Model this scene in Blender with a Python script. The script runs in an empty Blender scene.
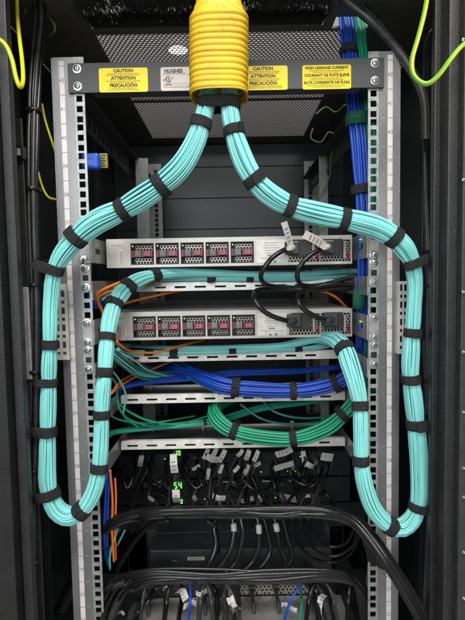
import bpy, math, random
from mathutils import Vector, Matrix
random.seed(7)
SC = bpy.context.scene
COL = SC.collection

# ------------------------------------------------------------------ camera
F_PX, W_PX, H_PX = 466.0, 465.0, 620.0
PITCH, ROLL = math.radians(3.6), 0.018
CAM = Vector((0.0035, -0.757, 1.45))
_r0 = Vector((1, 0, 0)); _u0 = Vector((0, math.sin(PITCH), math.cos(PITCH)))
FW = Vector((0, math.cos(PITCH), -math.sin(PITCH)))
RT = math.cos(ROLL) * _r0 - math.sin(ROLL) * _u0
UP = math.sin(ROLL) * _r0 + math.cos(ROLL) * _u0
cam_d = bpy.data.cameras.new('camera'); cam = bpy.data.objects.new('camera', cam_d); COL.objects.link(cam)
m = Matrix.Identity(4)
for i in range(3):
    m[i][0], m[i][1], m[i][2], m[i][3] = RT[i], UP[i], -FW[i], CAM[i]
cam.matrix_world = m
cam_d.sensor_fit = 'VERTICAL'; cam_d.sensor_height = 36.0; cam_d.lens = F_PX / H_PX * 36.0
cam_d.clip_start = 0.01; cam_d.clip_end = 200
SC.camera = cam
SC.render.resolution_x, SC.render.resolution_y = 768, 1024

# ------------------------------------------------------------------ room light
w = bpy.data.worlds.new('World'); SC.world = w; w.use_nodes = True
bg = w.node_tree.nodes['Background']
bg.inputs[0].default_value = (0.93, 0.90, 0.84, 1); bg.inputs[1].default_value = 0.43

def area(name, loc, target, sx, sy, power, col):
    d = bpy.data.lights.new(name, 'AREA'); d.shape = 'RECTANGLE'; d.size = sx; d.size_y = sy
    d.energy = power; d.color = col
    o = bpy.data.objects.new(name, d); COL.objects.link(o)
    o.location = loc
    o.rotation_euler = (Vector(target) - Vector(loc)).to_track_quat('-Z', 'Y').to_euler()
    return o
area('ceiling_lamp', (0.25, -1.25, 3.0), (0, 0.05, 1.35), 1.5, 0.5, 44, (1.0, 0.97, 0.92))
area('front_fill', (-0.5, -2.4, 2.0), (0, 0.1, 1.2), 1.6, 0.8, 32, (0.93, 0.98, 1.0))  # added frontal fill that lifts the inside and lower gear, no real lamp

vs = SC.view_settings
vs.view_transform = 'Standard'; vs.look = 'None'; vs.exposure = 0.0; vs.gamma = 1.0
vs.use_curve_mapping = False

# ------------------------------------------------------------------ helpers
def P(px, py, Y):
    d = FW * F_PX + RT * (px - W_PX / 2) + UP * (H_PX / 2 - py)
    return CAM + d * ((Y - CAM.y) / d.y)
def px_m(Y):                      # metres per photo pixel at depth Y
    return (Y - CAM.y) / F_PX

MATS = {}
def mat(name, col, rough=0.5, metal=0.0, nscale=60, namt=0.12, bump=0.0, bscale=None, emit=None, spec=0.5, stretch=None, coat=0.0):
    mt = bpy.data.materials.new(name); mt.use_nodes = True
    nt = mt.node_tree; b = nt.nodes['Principled BSDF']
    tc = nt.nodes.new('ShaderNodeTexCoord'); mp = nt.nodes.new('ShaderNodeMapping')
    nt.links.new(tc.outputs['Object'], mp.inputs[0])
    if stretch: mp.inputs['Scale'].default_value = stretch
    n = nt.nodes.new('ShaderNodeTexNoise'); n.inputs['Scale'].default_value = nscale; n.inputs['Detail'].default_value = 5
    nt.links.new(mp.outputs[0], n.inputs['Vector'])
    r = nt.nodes.new('ShaderNodeValToRGB')
    r.color_ramp.elements[0].position = 0.3; r.color_ramp.elements[1].position = 0.7
    r.color_ramp.elements[0].color = [max(0, c * (1 - namt)) for c in col] + [1]
    r.color_ramp.elements[1].color = [min(1, c * (1 + namt)) for c in col] + [1]
    nt.links.new(n.outputs['Fac'], r.inputs[0]); nt.links.new(r.outputs[0], b.inputs['Base Color'])
    rr = nt.nodes.new('ShaderNodeMapRange'); rr.inputs['To Min'].default_value = max(0.02, rough - 0.08); rr.inputs['To Max'].default_value = min(1, rough + 0.08)
    nt.links.new(n.outputs['Fac'], rr.inputs[0]); nt.links.new(rr.outputs[0], b.inputs['Roughness'])
    b.inputs['Metallic'].default_value = metal
    b.inputs['Specular IOR Level'].default_value = spec
    b.inputs['Coat Weight'].default_value = coat
    if bump:
        n2 = nt.nodes.new('ShaderNodeTexNoise'); n2.inputs['Scale'].default_value = bscale or nscale * 4; n2.inputs['Detail'].default_value = 3
        nt.links.new(mp.outputs[0], n2.inputs['Vector'])
        bp = nt.nodes.new('ShaderNodeBump'); bp.inputs['Strength'].default_value = bump; bp.inputs['Distance'].default_value = 0.001
        nt.links.new(n2.outputs['Fac'], bp.inputs['Height']); nt.links.new(bp.outputs[0], b.inputs['Normal'])
    if emit:
        b.inputs['Emission Color'].default_value = (*emit[:3], 1); b.inputs['Emission Strength'].default_value = emit[3]
    MATS[name] = mt
    return mt

mat('powder_black', (0.030, 0.031, 0.033), 0.5, 0, 90, 0.2, 0.5, 900)
mat('powder_grey', (0.11, 0.108, 0.105), 0.42, 0, 40, 0.15, 0.5, 700)
mat('post_grey', (0.030, 0.030, 0.031), 0.38, 0.2, 40, 0.15, 0.7, 600)
mat('panel_dark', (0.027, 0.033, 0.036), 0.35, 0, 8, 0.25, 0.15, 300)
mat('rail_paint', (0.24, 0.245, 0.25), 0.42, 0.55, 25, 0.22, 0.35, 700, stretch=(1, 1, .35))
mat('galvanised', (0.36, 0.365, 0.36), 0.45, 0.5, 70, 0.30, 0.3, 500)
mat('bracket_pale', (0.62, 0.61, 0.59), 0.45, 0.1, 60, 0.15)
mat('post_dark', (0.011, 0.011, 0.012), 0.4, 0, 40, 0.2, 0.7, 600)
mat('rear_steel', (0.30, 0.31, 0.31), 0.5, 0.4, 50, 0.15, 0.2, 400)
mat('brace_grey', (0.045, 0.046, 0.05), 0.45, 0, 30, 0.15, 0.5, 900)
mat('sticker_yellow', (0.86, 0.66, 0.006), 0.35, 0, 25, 0.05)
mat('sticker_white', (0.60, 0.55, 0.50), 0.4, 0, 25, 0.05)
mat('strip_white', (0.72, 0.66, 0.63), 0.5, 0, 40, 0.08)
mat('ink', (0.02, 0.02, 0.02), 0.6)
mat('ink_soft', (0.30, 0.23, 0.02), 0.6)
mat('ink_grey', (0.25, 0.23, 0.22), 0.6)
mat('duct_yellow', (0.74, 0.47, 0.018), 0.5, 0, 22, 0.16, 0.35, 160)
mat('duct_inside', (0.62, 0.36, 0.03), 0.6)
mat('aqua', (0.235, 0.67, 0.65), 0.5, 0, 20, 0.10, stretch=(1, 1, 0.6))
mat('aqua_dark', (0.13, 0.52, 0.49), 0.42, 0, 20, 0.10)
mat('velcro', (0.026, 0.026, 0.029), 0.85, 0, 400, 0.5, 1.0, 1600, spec=0.25)
mat('velcro_green', (0.02, 0.13, 0.08), 0.85, 0, 400, 0.4, 1.0, 1600, spec=0.25)
mat('rubber', (0.010, 0.010, 0.011), 0.22, 0, 60, 0.3, 0.2, 300)
mat('rubber_matt', (0.040, 0.040, 0.042), 0.36, 0, 60, 0.3, 0.2, 300)
mat('orange', (0.85, 0.20, 0.015), 0.42, 0, 30, 0.1)
mat('blue', (0.011, 0.066, 0.44), 0.38, 0, 30, 0.15)
mat('blue_plastic', (0.015, 0.10, 0.55), 0.35, 0, 30, 0.1)
mat('green', (0.012, 0.30, 0.16), 0.40, 0, 30, 0.15)
mat('teal_green', (0.02, 0.28, 0.20), 0.40, 0, 30, 0.15)
mat('ground_yellow', (0.75, 0.68, 0.01), 0.35, 0, 30, 0.06)
mat('ground_green', (0.10, 0.42, 0.02), 0.35, 0, 30, 0.06)
mat('switch_body', (0.46, 0.44, 0.42), 0.42, 0.45, 60, 0.08, 0.15, 500)
mat('switch_black', (0.02, 0.02, 0.022), 0.5, 0, 60, 0.2)
mat('honeycomb', (0.36, 0.335, 0.30), 0.35, 0.6, 60, 0.1)
mat('burgundy', (0.17, 0.014, 0.042), 0.45, 0, 60, 0.12)
mat('burgundy_label', (0.42, 0.16, 0.20), 0.5, 0, 60, 0.12)
mat('hub_grey', (0.16, 0.16, 0.165), 0.5, 0, 60, 0.12)
mat('led_green', (0.2, 0.9, 0.1), 0.4, emit=(0.45, 1.0, 0.05, 0.35))
mat('led_digit', (0.1, 0.9, 0.1), 0.4, emit=(0.12, 1.0, 0.04, 2.2))
mat('chrome', (0.80, 0.80, 0.80), 0.22, 1.0, 200, 0.08)
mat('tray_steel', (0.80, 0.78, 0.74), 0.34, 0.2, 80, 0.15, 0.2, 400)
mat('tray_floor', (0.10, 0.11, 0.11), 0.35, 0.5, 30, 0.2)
mat('paper', (0.56, 0.54, 0.51), 0.6, 0, 80, 0.12, 0.2, 300)
mat('gear_dark', (0.022, 0.024, 0.027), 0.38, 0.1, 30, 0.25, 0.15, 400)
mat('gear_grey', (0.30, 0.295, 0.29), 0.34, 0.35, 9, 0.35, 0.15, 400)
mat('gear_silver', (0.55, 0.54, 0.52), 0.35, 0.4, 40, 0.2, 0.15, 400)
mat('pdu_grey', (0.40, 0.40, 0.40), 0.5, 0.3, 60, 0.15, 0.4, 400)
mat('lamp_white', (0.9, 0.9, 0.9), 0.5, emit=(1, 0.97, 0.92, 9.0))
mat('print_grey', (0.22, 0.21, 0.20), 0.6)
mat('ground_shaded', (0.24, 0.24, 0.03), 0.45, 0, 30, 0.1)  # ground wire yellow with the shade inside the rack painted into it
mat('port_black', (0.006, 0.006, 0.007), 0.6)

ORG = {}
def props(o, label=None, cat=None, group=None, kind=None):
    if label: o['label'] = label
    if cat: o['category'] = cat
    if group: o['group'] = group
    if kind: o['kind'] = kind
    return o
def thing(name, loc, label, cat, group=None):
    o = bpy.data.objects.new(name, None); COL.objects.link(o)
    o.empty_display_size = 0.02; o.location = loc; ORG[o.name] = Vector(loc)
    return props(o, label, cat, group)

class MB:
    def __init__(s): s.v = []; s.f = []; s.m = []; s.sm = []
    def add(s, vs_, fs, mi=0, smooth=False):
        o = len(s.v); s.v += [tuple(p) for p in vs_]
        for f in fs: s.f.append([i + o for i in f]); s.m.append(mi); s.sm.append(smooth)
        return s
    def box(s, a, b, mi=0, rot=None, piv=None):
        x0, y0, z0 = a; x1, y1, z1 = b
        vs_ = [Vector(p) for p in ((x0,y0,z0),(x1,y0,z0),(x1,y1,z0),(x0,y1,z0),(x0,y0,z1),(x1,y0,z1),(x1,y1,z1),(x0,y1,z1))]
        if rot is not None:
            c = Vector(piv) if piv else (Vector(a) + Vector(b)) / 2
            vs_ = [c + rot @ (p - c) for p in vs_]
        return s.add(vs_, [(0,3,2,1),(4,5,6,7),(0,1,5,4),(1,2,6,5),(2,3,7,6),(3,0,4,7)], mi)
    def plate(s, us, vs_, hole, w0, w1, ax='xzy', mi=0):
        """cells us x vs with holes where hole(i,j); extruded w0..w1; ax gives which axis u,v,w are"""
        k = ['xyz'.index(c) for c in ax]
        idx = {}
        def vt(i, j, t):
            key = (i, j, t)
            if key not in idx:
                p = [0, 0, 0]; p[k[0]] = us[i]; p[k[1]] = vs_[j]; p[k[2]] = (w0, w1)[t]
                idx[key] = len(s.v); s.v.append(tuple(p))
            return idx[key]
        nu, nv = len(us) - 1, len(vs_) - 1
        full = lambda i, j: 0 <= i < nu and 0 <= j < nv and not hole(i, j)
        def face(*q): s.f.append(list(q)); s.m.append(mi); s.sm.append(False)
        for i in range(nu):
            for j in range(nv):
                if not full(i, j): continue
                for t in (0, 1): face(vt(i,j,t), vt(i+1,j,t), vt(i+1,j+1,t), vt(i,j+1,t))
                if not full(i-1, j): face(vt(i,j,0), vt(i,j+1,0), vt(i,j+1,1), vt(i,j,1))
                if not full(i+1, j): face(vt(i+1,j,0), vt(i+1,j+1,0), vt(i+1,j+1,1), vt(i+1,j,1))
                if not full(i, j-1): face(vt(i,j,0), vt(i+1,j,0), vt(i+1,j,1), vt(i,j,1))
                if not full(i, j+1): face(vt(i,j+1,0), vt(i+1,j+1,0), vt(i+1,j+1,1), vt(i,j+1,1))
        return s
    def hexplate(s, u0, u1, v0, v1, pitch, w0, w1, ax='xzy', k_=0.74, mi=0):
        k = ['xyz'.index(c) for c in ax]
        R = pitch / math.sqrt(3); rowh = pitch * math.sqrt(3) / 2
        def pt(u, v, t):
            p = [0, 0, 0]; p[k[0]] = min(max(u, u0), u1); p[k[1]] = min(max(v, v0), v1); p[k[2]] = t; return tuple(p)
        j = 0; v = v0 + R * 0.5
        while v < v1:
            u = u0 + (pitch / 2 if j % 2 else 0)
            while u < u1 + pitch / 4:
                a = [math.radians(30 + 60 * q) for q in range(6)]
                o = len(s.v)
                for q in a: s.v.append(pt(u + R * math.cos(q), v + R * math.sin(q), w0))
                for q in a: s.v.append(pt(u + R * k_ * math.cos(q), v + R * k_ * math.sin(q), w0))
                for q in a: s.v.append(pt(u + R * k_ * math.cos(q), v + R * k_ * math.sin(q), w1))
                for q in range(6):
                    n = (q + 1) % 6
                    s.f.append([o+q, o+n, o+6+n, o+6+q]); s.f.append([o+6+q, o+6+n, o+12+n, o+12+q])
                    s.m += [mi, mi]; s.sm += [False, False]
                u += pitch
            v += rowh; j += 1
        return s
    def tube(s, pts, r, n=8, mi=0, caps=True):
        fr = frames(pts); o = len(s.v); L = len(pts)
        for i, (p, (T, N, B)) in enumerate(zip(pts, fr)):
            rr = r[i] if isinstance(r, (list, tuple)) else r
            for j in range(n):
                a = 2 * math.pi * j / n
                s.v.append(tuple(p + N * (rr * math.cos(a)) + B * (rr * math.sin(a))))
        for i in range(L - 1):
            for j in range(n):
                k = (j + 1) % n
                s.f.append([o+i*n+j, o+i*n+k, o+(i+1)*n+k, o+(i+1)*n+j]); s.m.append(mi); s.sm.append(True)
        if caps:
            s.f.append([o + j for j in range(n)][::-1]); s.m.append(mi); s.sm.append(False)
            s.f.append([o + (L-1)*n + j for j in range(n)]); s.m.append(mi); s.sm.append(False)
        return s
    def text(s, body, size, org, mi=0, bold=0.0, align='CENTER', flip=None, ux=Vector((1,0,0)), uz=Vector((0,0,1))):
        for (tv, tf) in [text_mesh(body, bold, align)]:
            s.add([Vector(org) + ux * (x * size) + uz * (y * size) for x, y in tv], tf, mi)
        return s
    def build(s, name, mats, parent=None, bevel=0, label=None):
        o0 = ORG[parent.name] if parent else Vector((0, 0, 0))
        me = bpy.data.meshes.new(name)
        me.from_pydata([(x - o0.x, y - o0.y, z - o0.z) for x, y, z in s.v], [], s.f)
        for q in (mats if isinstance(mats, (list, tuple)) else [mats]): me.materials.append(MATS[q])
        me.polygons.foreach_set('material_index', s.m); me.polygons.foreach_set('use_smooth', s.sm)
        me.update()
        o = bpy.data.objects.new(name, me); COL.objects.link(o)
        if parent: o.parent = parent
        ORG[o.name] = o0
        if bevel:
            bv = o.modifiers.new('bevel', 'BEVEL'); bv.width = bevel; bv.segments = 2; bv.limit_method = 'ANGLE'
        if label: o['label'] = label
        return o

_tc = {}
def text_mesh(body, bold, align):
    key = (body, bold, align)
    if key not in _tc:
        cu = bpy.data.curves.new('t', 'FONT'); cu.body = body; cu.size = 1; cu.align_x = align; cu.align_y = 'CENTER'; cu.offset = bold
        cu.resolution_u = 2
        o = bpy.data.objects.new('t', cu); COL.objects.link(o)
        dg = bpy.context.evaluated_depsgraph_get(); ev = o.evaluated_get(dg); me = ev.to_mesh()
        _tc[key] = ([(v.co.x, v.co.y) for v in me.vertices], [list(p.vertices) for p in me.polygons])
        ev.to_mesh_clear(); bpy.data.objects.remove(o); bpy.data.curves.remove(cu)
    return _tc[key]

def frames(pts):
    out = []; N = None; L = len(pts)
    for i in range(L):
        T = (pts[min(i+1, L-1)] - pts[max(i-1, 0)]).normalized()
        if N is None:
            N = Vector((0, 1, 0)).cross(T)
            if N.length < 0.1: N = Vector((1, 0, 0))
        N = (N - T * N.dot(T)).normalized()
        out.append((T, N, T.cross(N)))
    return out
def spline(pts, ds=0.005):
    """Catmull-Rom through (Vector, *scalars), resampled about every ds; returns list of (Vector, scalars)"""
    rows = [list(p[0]) + list(p[1:]) for p in pts]
    rows = [[2*a-b for a, b in zip(rows[0], rows[1])]] + rows + [[2*a-b for a, b in zip(rows[-1], rows[-2])]]
    dense = []
    for i in range(1, len(rows) - 2):
        p0, p1, p2, p3 = rows[i-1:i+3]
        n = max(4, int((Vector(p2[:3]) - Vector(p1[:3])).length / ds * 2))
        for q in range(n):
            t = q / n
            dense.append([0.5*(2*b + (c-a)*t + (2*a-5*b+4*c-d)*t*t + (3*b-a-3*c+d)*t**3) for a, b, c, d in zip(p0, p1, p2, p3)])
    dense.append(rows[-2])
    out = [dense[0]]
    for d in dense[1:-1]:
        if (Vector(d[:3]) - Vector(out[-1][:3])).length >= ds: out.append(d)
    out.append(dense[-1])
    return [(Vector(d[:3]), d[3:]) for d in out]
def pxpath(rows, ds=0.005):            # rows of (px, py, Y)
    return [p for p, _ in spline([(P(*r[:3]),) for r in rows], ds)]
def smooth_noise(seed):
    rnd = random.Random(seed); ph = [rnd.uniform(0, 6.28) for _ in range(4)]; fr = [rnd.uniform(4, 16) for _ in range(4)]
    return lambda s: sum(math.sin(f * s + p) for f, p in zip(fr, ph)) / 4

def bundle(name, rows, n, rs, mats, label, cat, straps=(), group=None, wob=0.5, strap_mat='velcro', strap_w=0.0140, sides=6, tie=False, part='cable', ds=0.0075, mixer=None, swirl=0.25):
    """rows: (px, py, Y, width_px[, squash]); every strand is a part, straps are parts"""
    ctl = []
    for r in rows:
        ctl.append((P(*r[:3]), r[3] / 2 * px_m(r[2]), r[4] if len(r) > 4 else 1.0))
    smp = spline(ctl, ds)
    pts = [p for p, _ in smp]; fr = frames(pts)
    base = min(pts, key=lambda p: p.z)
    root = thing(name, base, label, cat, group)
    ks = [min(range(len(pts)), key=lambda q: proj_d(pts[q], st[0], st[1])) for st in straps]
    for k in range(len(smp)):                    # straps pinch the bundle
        d = min([abs(k - q) for q in ks] or [99]) * ds
        smp[k][1][0] *= 1.02 - 0.10 * math.exp(-(d / 0.013) ** 2)
    for i in range(n):
        if n >= 40:                              # dense bundle: closed outer layer, fuller core, a few strays
            n1 = int(n * .48); n2 = int(n * .32)
            if i < n1: rad, ang = 0.97 + 0.03 * math.sin(i * 3.7), 2 * math.pi * (i + 0.3 * math.sin(i * 5.1)) / n1
            elif i < n1 + n2: rad, ang = 0.72, 2 * math.pi * (i - n1) / n2
            else: rad, ang = 0.36, 2 * math.pi * (i - n1 - n2) / (n - n1 - n2)
            if i % 13 == 5: rad = 1.04
        else: rad = math.sqrt((i + 0.5) / n); ang = i * 2.39996
        nz, nr = smooth_noise(i * 31 + len(rows)), smooth_noise(i * 57 + 3)
        path = []; s = 0
        for k, (p, (R, sq)) in enumerate(smp):
            if k: s += (p - pts[k-1]).length
            T, N, B = fr[k]
            a = ang + wob * swirl * 2 * nz(s); q = max(0.0, min(1.0 if rad <= 1 else 1.06, rad + wob * (0.14 if rad < .9 else 0.07) * nr(s))) * max(0.0005, R - rs)
            off = N * (q * math.cos(a)) + B * (q * math.sin(a)); off.z *= sq
            path.append(p + off)
        MB().tube(path, rs, sides).build(part, mats if isinstance(mats, str) else mats[i % len(mats)], root)
    for st in straps:
        px, py = st[0], st[1]; ext = st[2] if len(st) > 2 else None
        k = min(range(len(pts)), key=lambda q: proj_d(pts[q], px, py))
        make_strap(root, pts, fr, k, smp[k][1][0], smp[k][1][1], ext, strap_mat if len(st) < 4 else st[3], strap_w if not tie else 0.005, tie)
    return root
def proj(p):
    d = p - CAM; z = d.dot(FW)
    return (W_PX/2 + d.dot(RT)/z*F_PX, H_PX/2 - d.dot(UP)/z*F_PX)
def proj_d(p, px, py):
    a, b = proj(p); return (a-px)**2 + (b-py)**2
def make_strap(root, pts, fr, k, R, sq, ext, mt, wd, tie=False):
    T, N, B = fr[k]; c = pts[k]; n = 28; mb = MB()
    rnd = random.Random(k * 7 + int(c.x * 1e4))
    tilt = rnd.uniform(-0.14, 0.14)
    T2 = (T + N * tilt).normalized()
    e = None
    if ext:
        e = Vector((ext[0], 0, 0)) * px_m(c.y); e -= T * e.dot(T)
    def ring(r, t, a0=0, a1=2*math.pi, nn=n, bulge=0):
        o = []
        for j in range(nn):
            a = a0 + (a1 - a0) * j / (nn if a1 - a0 > 6.2 else nn - 1)
            off = N * (r * math.cos(a)) + B * (r * math.sin(a)); off.z *= sq
            rip = 0.0006 * math.sin(3 * a + k) + bulge * (j / nn) ** 3
            off += off.normalized() * rip
            if e is not None and off.dot(e) > 0: off = off + e * min(1, 3 * off.dot(e.normalized()) / r)
            # thin strap bows at its edges
            o.append(c + off + T2 * t + T * (N.dot(off) * 0))
        return o
    r0, r1 = R * 0.96, R * 1.05 + 0.0013
    if tie: r1 = R + 0.0014
    h = wd / 2 * (1 if tie else rnd.uniform(0.86, 1.12))
    rings = [ring(r0, -h), ring(r1 - 0.0004, -h), ring(r1 + 0.0003, -h * 0.6), ring(r1 + 0.0003, h * 0.6), ring(r1 - 0.0004, h), ring(r0, h)]
    vs_ = [p for q in rings for p in q]
    fs = [(q*n+j, q*n+(j+1) % n, (q+1)*n+(j+1) % n, (q+1)*n+j) for q in range(5) for j in range(n)]
    mb.add(vs_, fs, 0, True)
    if not tie:               # the loose overlapping end of the hook-and-loop strap
        a0 = rnd.uniform(2.6, 4.4); a1 = a0 + rnd.uniform(1.2, 2.0); nn = 10
        ra, rb = r1 + 0.0002, r1 + 0.0014
        lf = rnd.uniform(.0, .0045); sk = rnd.uniform(-.0012, .0012)
        q = [ring(ra, -h*0.95 + sk, a0, a1, nn, lf), ring(rb, -h*0.95 + sk, a0, a1, nn, lf), ring(rb, h*0.95 + sk, a0, a1, nn, lf), ring(ra, h*0.95 + sk, a0, a1, nn, lf)]
        vs_ = [p for z in q for p in z]
        fs = [(u*nn+j, u*nn+j+1, (u+1)*nn+j+1, (u+1)*nn+j) for u in range(3) for j in range(nn-1)]
        fs += [(0, nn, 2*nn, 3*nn), (nn-1, 4*nn-1, 3*nn-1, 2*nn-1)]
        mb.add(vs_, fs, 0, False)
    return mb.build('cable_tie' if tie else 'strap', mt, root)

def copy_tree(o, parent=None, loc=None):
    c = o.copy(); COL.objects.link(c); c.parent = parent
    if loc is not None: c.location = loc
    for ch in list(o.children): copy_tree(ch, c)
    return c
_screw = {}
def screw(parent, x, y, z, r=0.0046, name='screw'):
    """pan-head cross-recess screw with a washer, facing -Y; one object each, shared mesh"""
    key = round(r, 5)
    o0 = ORG[parent.name]
    if key not in _screw:
        mb = MB(); n = 16
        prof = [(r*1.5, 0), (r*1.5, -0.0010), (r*1.05, -0.0012), (r, -0.0027), (r*0.7, -0.0038), (r*0.3, -0.0042), (0.0005, -0.0036)]
        for rr, yy in prof:
            for j in range(n):
                t = 2*math.pi*j/n; mb.v.append((rr*math.cos(t), yy, rr*math.sin(t)))
        for i in range(len(prof)-1):
            for j in range(n):
                k = (j+1) % n
                mb.f.append([i*n+j, i*n+k, (i+1)*n+k, (i+1)*n+j]); mb.m.append(0); mb.sm.append(i > 1)
        mb.box((-r*0.6, -0.0045, -r*0.11), (r*0.6, -0.0040, r*0.11), 1)
        mb.box((-r*0.11, -0.00455, -r*0.6), (r*0.11, -0.00405, r*0.6), 1)
        o = mb.build(name, ['chrome', 'ink']); _screw[key] = o.data
    else:
        o = bpy.data.objects.new(name, _screw[key]); COL.objects.link(o)
    o.parent = parent; o.location = Vector((x, y, z)) - o0
    o.rotation_euler = (0, random.uniform(0, 1.5), 0)
    return o
U = 0.04445
CZ = CAM.z
# rack unit grid: the boundary under the upper switch
ZU = P(373, 259, 0).z
HX = 0.2325                                   # hole column half distance

# ------------------------------------------------------------------ the rack cabinet
ROOF = CZ + 0.447
BOT = CZ - 1.05
rack = thing('server_rack', (0, 0.3, BOT), 'dark open server rack cabinet holding all the gear and cable bundles', 'server rack')
SIDE = 0.372
K0, K1 = -24, 7                                # rack units built
for sgn in (-1, 1):
    # painted face of the mounting rail, with the white unit strip, then the bare hole column
    mb = MB()
    zt = P(70, 57, 0).z if sgn < 0 else P(390, 51, 0).z
    xo, xi = sgn * (HX + 0.041), sgn * (HX + 0.0082)
    mb.box((min(xo, xi), 0, BOT), (max(xo, xi), 0.0022, zt))
    mb.box((min(xo, xo + sgn*0.0022), 0.0003, BOT), (max(xo, xo + sgn*0.0022), 0.045, zt - 0.001))
    xm = sgn * (HX + 0.0165)
    zz = ZU + K0 * U
    while zz < zt - 0.06:                      # little unit ticks scratched beside the holes
        mb.box((xm - 0.003, -0.0003, zz - 0.0006), (xm + 0.003, 0.0004, zz + 0.0006), 1); zz += U
    rail = mb.build('mounting_rail', ['rail_paint', 'galvanised'], rack, 0.0007)
    zs = [BOT]
    holes = set()
    for k in range(K0, K1):
        for c in (0.00635, 0.022225, 0.0381):
            z = ZU + k * U + c
            if z + 0.006 > zt - 0.004: continue
            zs += [z - 0.0048, z + 0.0048]; holes.add(len(zs) - 2)
    zs.append(zt - 0.0005)
    xs = sorted([sgn * (HX + 0.0080), sgn * (HX + 0.0048), sgn * (HX - 0.0048), sgn * (HX - 0.0085)])
    MB().plate(xs, zs, lambda i, j: i == 1 and j in holes, -0.0008, 0.0016).build('hole_strip', 'galvanised', rail, 0.0)
    mb = MB()
    xa, xb = sgn * (HX + 0.0225), sgn * (HX + 0.0305)
    mb.box((min(xa, xb), -0.0007, BOT), (max(xa, xb), -0.0001, zt - 0.006))
    for k in range(K0, K1):
        z = ZU + k * U
        if z + U < zt: mb.box((min(xa, xb), -0.0010, z - 0.0004 + U), (max(xa, xb), -0.0006, z + 0.0004 + U), 1)
        if z + U / 2 < zt - 0.012: mb.text(str(36 + k), 0.0085, ((xa + xb) / 2, -0.0011, z + U / 2), 1)
    mb.build('unit_strip', ['strip_white', 'ink_grey'], rail)
    # rear posts
    mb = MB()
    x0 = P(135 if sgn < 0 else 319, 158, 0.42).x; x1 = P(148 if sgn < 0 else 328, 158, 0.42).x
    mb.box((x0, 0.42, BOT), (x1, 0.424, P(142, 158, 0.42).z)); mb.box((x0 if sgn < 0 else x1 - .002, 0.4245, BOT), (x0 + .002 if sgn < 0 else x1, 0.46, P(142, 158, 0.42).z - .002))
    mb.build('rear_post', 'rear_steel', rack, 0.001)
    x0 = P(148 if sgn < 0 else 304, 163, 0.7).x; x1 = P(161 if sgn < 0 else 319, 163, 0.7).x
    zr = P(150, 164, 0.7).z; zs = [BOT]; hs = set(); z = BOT + 0.1
    while z < zr - 0.02:
        zs += [z - 0.0055, z + 0.0055]; hs.add(len(zs) - 2); z += U / 3
    zs.append(zr); xc = x0 * 0.45 + x1 * 0.55 if sgn < 0 else x0 * 0.6 + x1 * 0.4
    MB().plate([x0, xc - 0.0055, xc + 0.0055, x1], zs, lambda i, j: i == 1 and j in hs, 0.70, 0.703).build('rear_rail', 'rear_steel', rack)
    # slotted depth channel high up the side
    xb = sgn * 0.243; zb = CZ + 0.284
    ys = [0.03]; y = 0.05; hs = set()
    while y < 0.66:
        ys += [y, y + 0.016]; hs.add(len(ys) - 2); y += 0.03
    ys.append(0.69)
    MB().plate(ys, [zb - 0.022, zb - 0.011, zb + 0.004, zb + 0.02], lambda i, j: j == 1 and i in hs, xb, xb + sgn * 0.002, 'yzx').box((min(xb, xb - sgn*0.02), 0.03, zb + 0.0202), (max(xb, xb - sgn*0.02), 0.69, zb + 0.022)).build('depth_channel', 'powder_black', rack)
    # side panel of the cabinet and a mid stiffener
    xs_ = sgn * SIDE
    mb = MB().box((min(xs_, xs_ + sgn*0.006), -0.06, BOT), (max(xs_, xs_ + sgn*0.006), 0.80, ROOF))
    for y in (0.12, 0.33, 0.54): mb.box((min(xs_, xs_ - sgn*0.012), y, BOT), (max(xs_, xs_ - sgn*0.012), y + 0.03, ROOF - 0.002))
    mb.build('side_panel', 'panel_dark', rack, 0.001)

# front frame posts
mb = MB(); xr = P(16, 200, -0.10).x
mb.box((xr - 0.09, -0.125, BOT), (xr - 0.014, -0.07, ROOF + 0.3), 1).box((xr - 0.0135, -0.105, BOT), (xr, -0.09, ROOF + 0.3))
xq = P(25.5, 200, -.058).x; mb.box((P(15, 200, -.058).x, -0.058, BOT), (xq, -0.055, P(20, 118, -.058).z))
mb.build('front_post', ['post_grey', 'post_dark'], rack, 0.002)
mb = MB(); xl = P(433, 250, -0.10).x; xm = P(447, 250, -0.125).x; xn = P(462, 250, -0.14).x
mb.box((xl, -0.10, BOT), (xm + 0.01, -0.088, ROOF + 0.3), 2).box((xm, -0.125, BOT), (xn + 0.003, -0.1005, ROOF + 0.3)).box((xn, -0.14, BOT), (xn + 0.07, -0.1255, ROOF + 0.3), 1)
mb.build('front_post', ['post_grey', 'powder_black', 'post_dark'], rack, 0.002)
fp_ = [o for o in rack.children if o.name.startswith('front_post')][-1]
for py in (40, 180, 292, 352, 412, 468, 497, 552, 598):
    q = P(463.5, py, -0.14); screw(fp_, q.x, -0.14, q.z, 0.0014, 'door_bolt')

# rear door: stacked dark panels with seams
mb = MB(); zr = [ROOF - 0.002, P(230, 167, .8).z, P(230, 198, .8).z, P(230, 229, .8).z, P(230, 262, .8).z, BOT]
for i in range(5):
    MB().box((-SIDE, 0.80, zr[i+1] + 0.0014), (SIDE, 0.812, zr[i])).box((-SIDE, 0.806, zr[i+1] - 0.001), (SIDE, 0.811, zr[i+1] + 0.0013)).build('rear_panel', 'panel_dark', rack, 0.002)
MB().box((-SIDE - .02, 0.82, BOT), (SIDE + .02, 0.825, ROOF)).build('rear_door', 'powder_black', rack)

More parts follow.
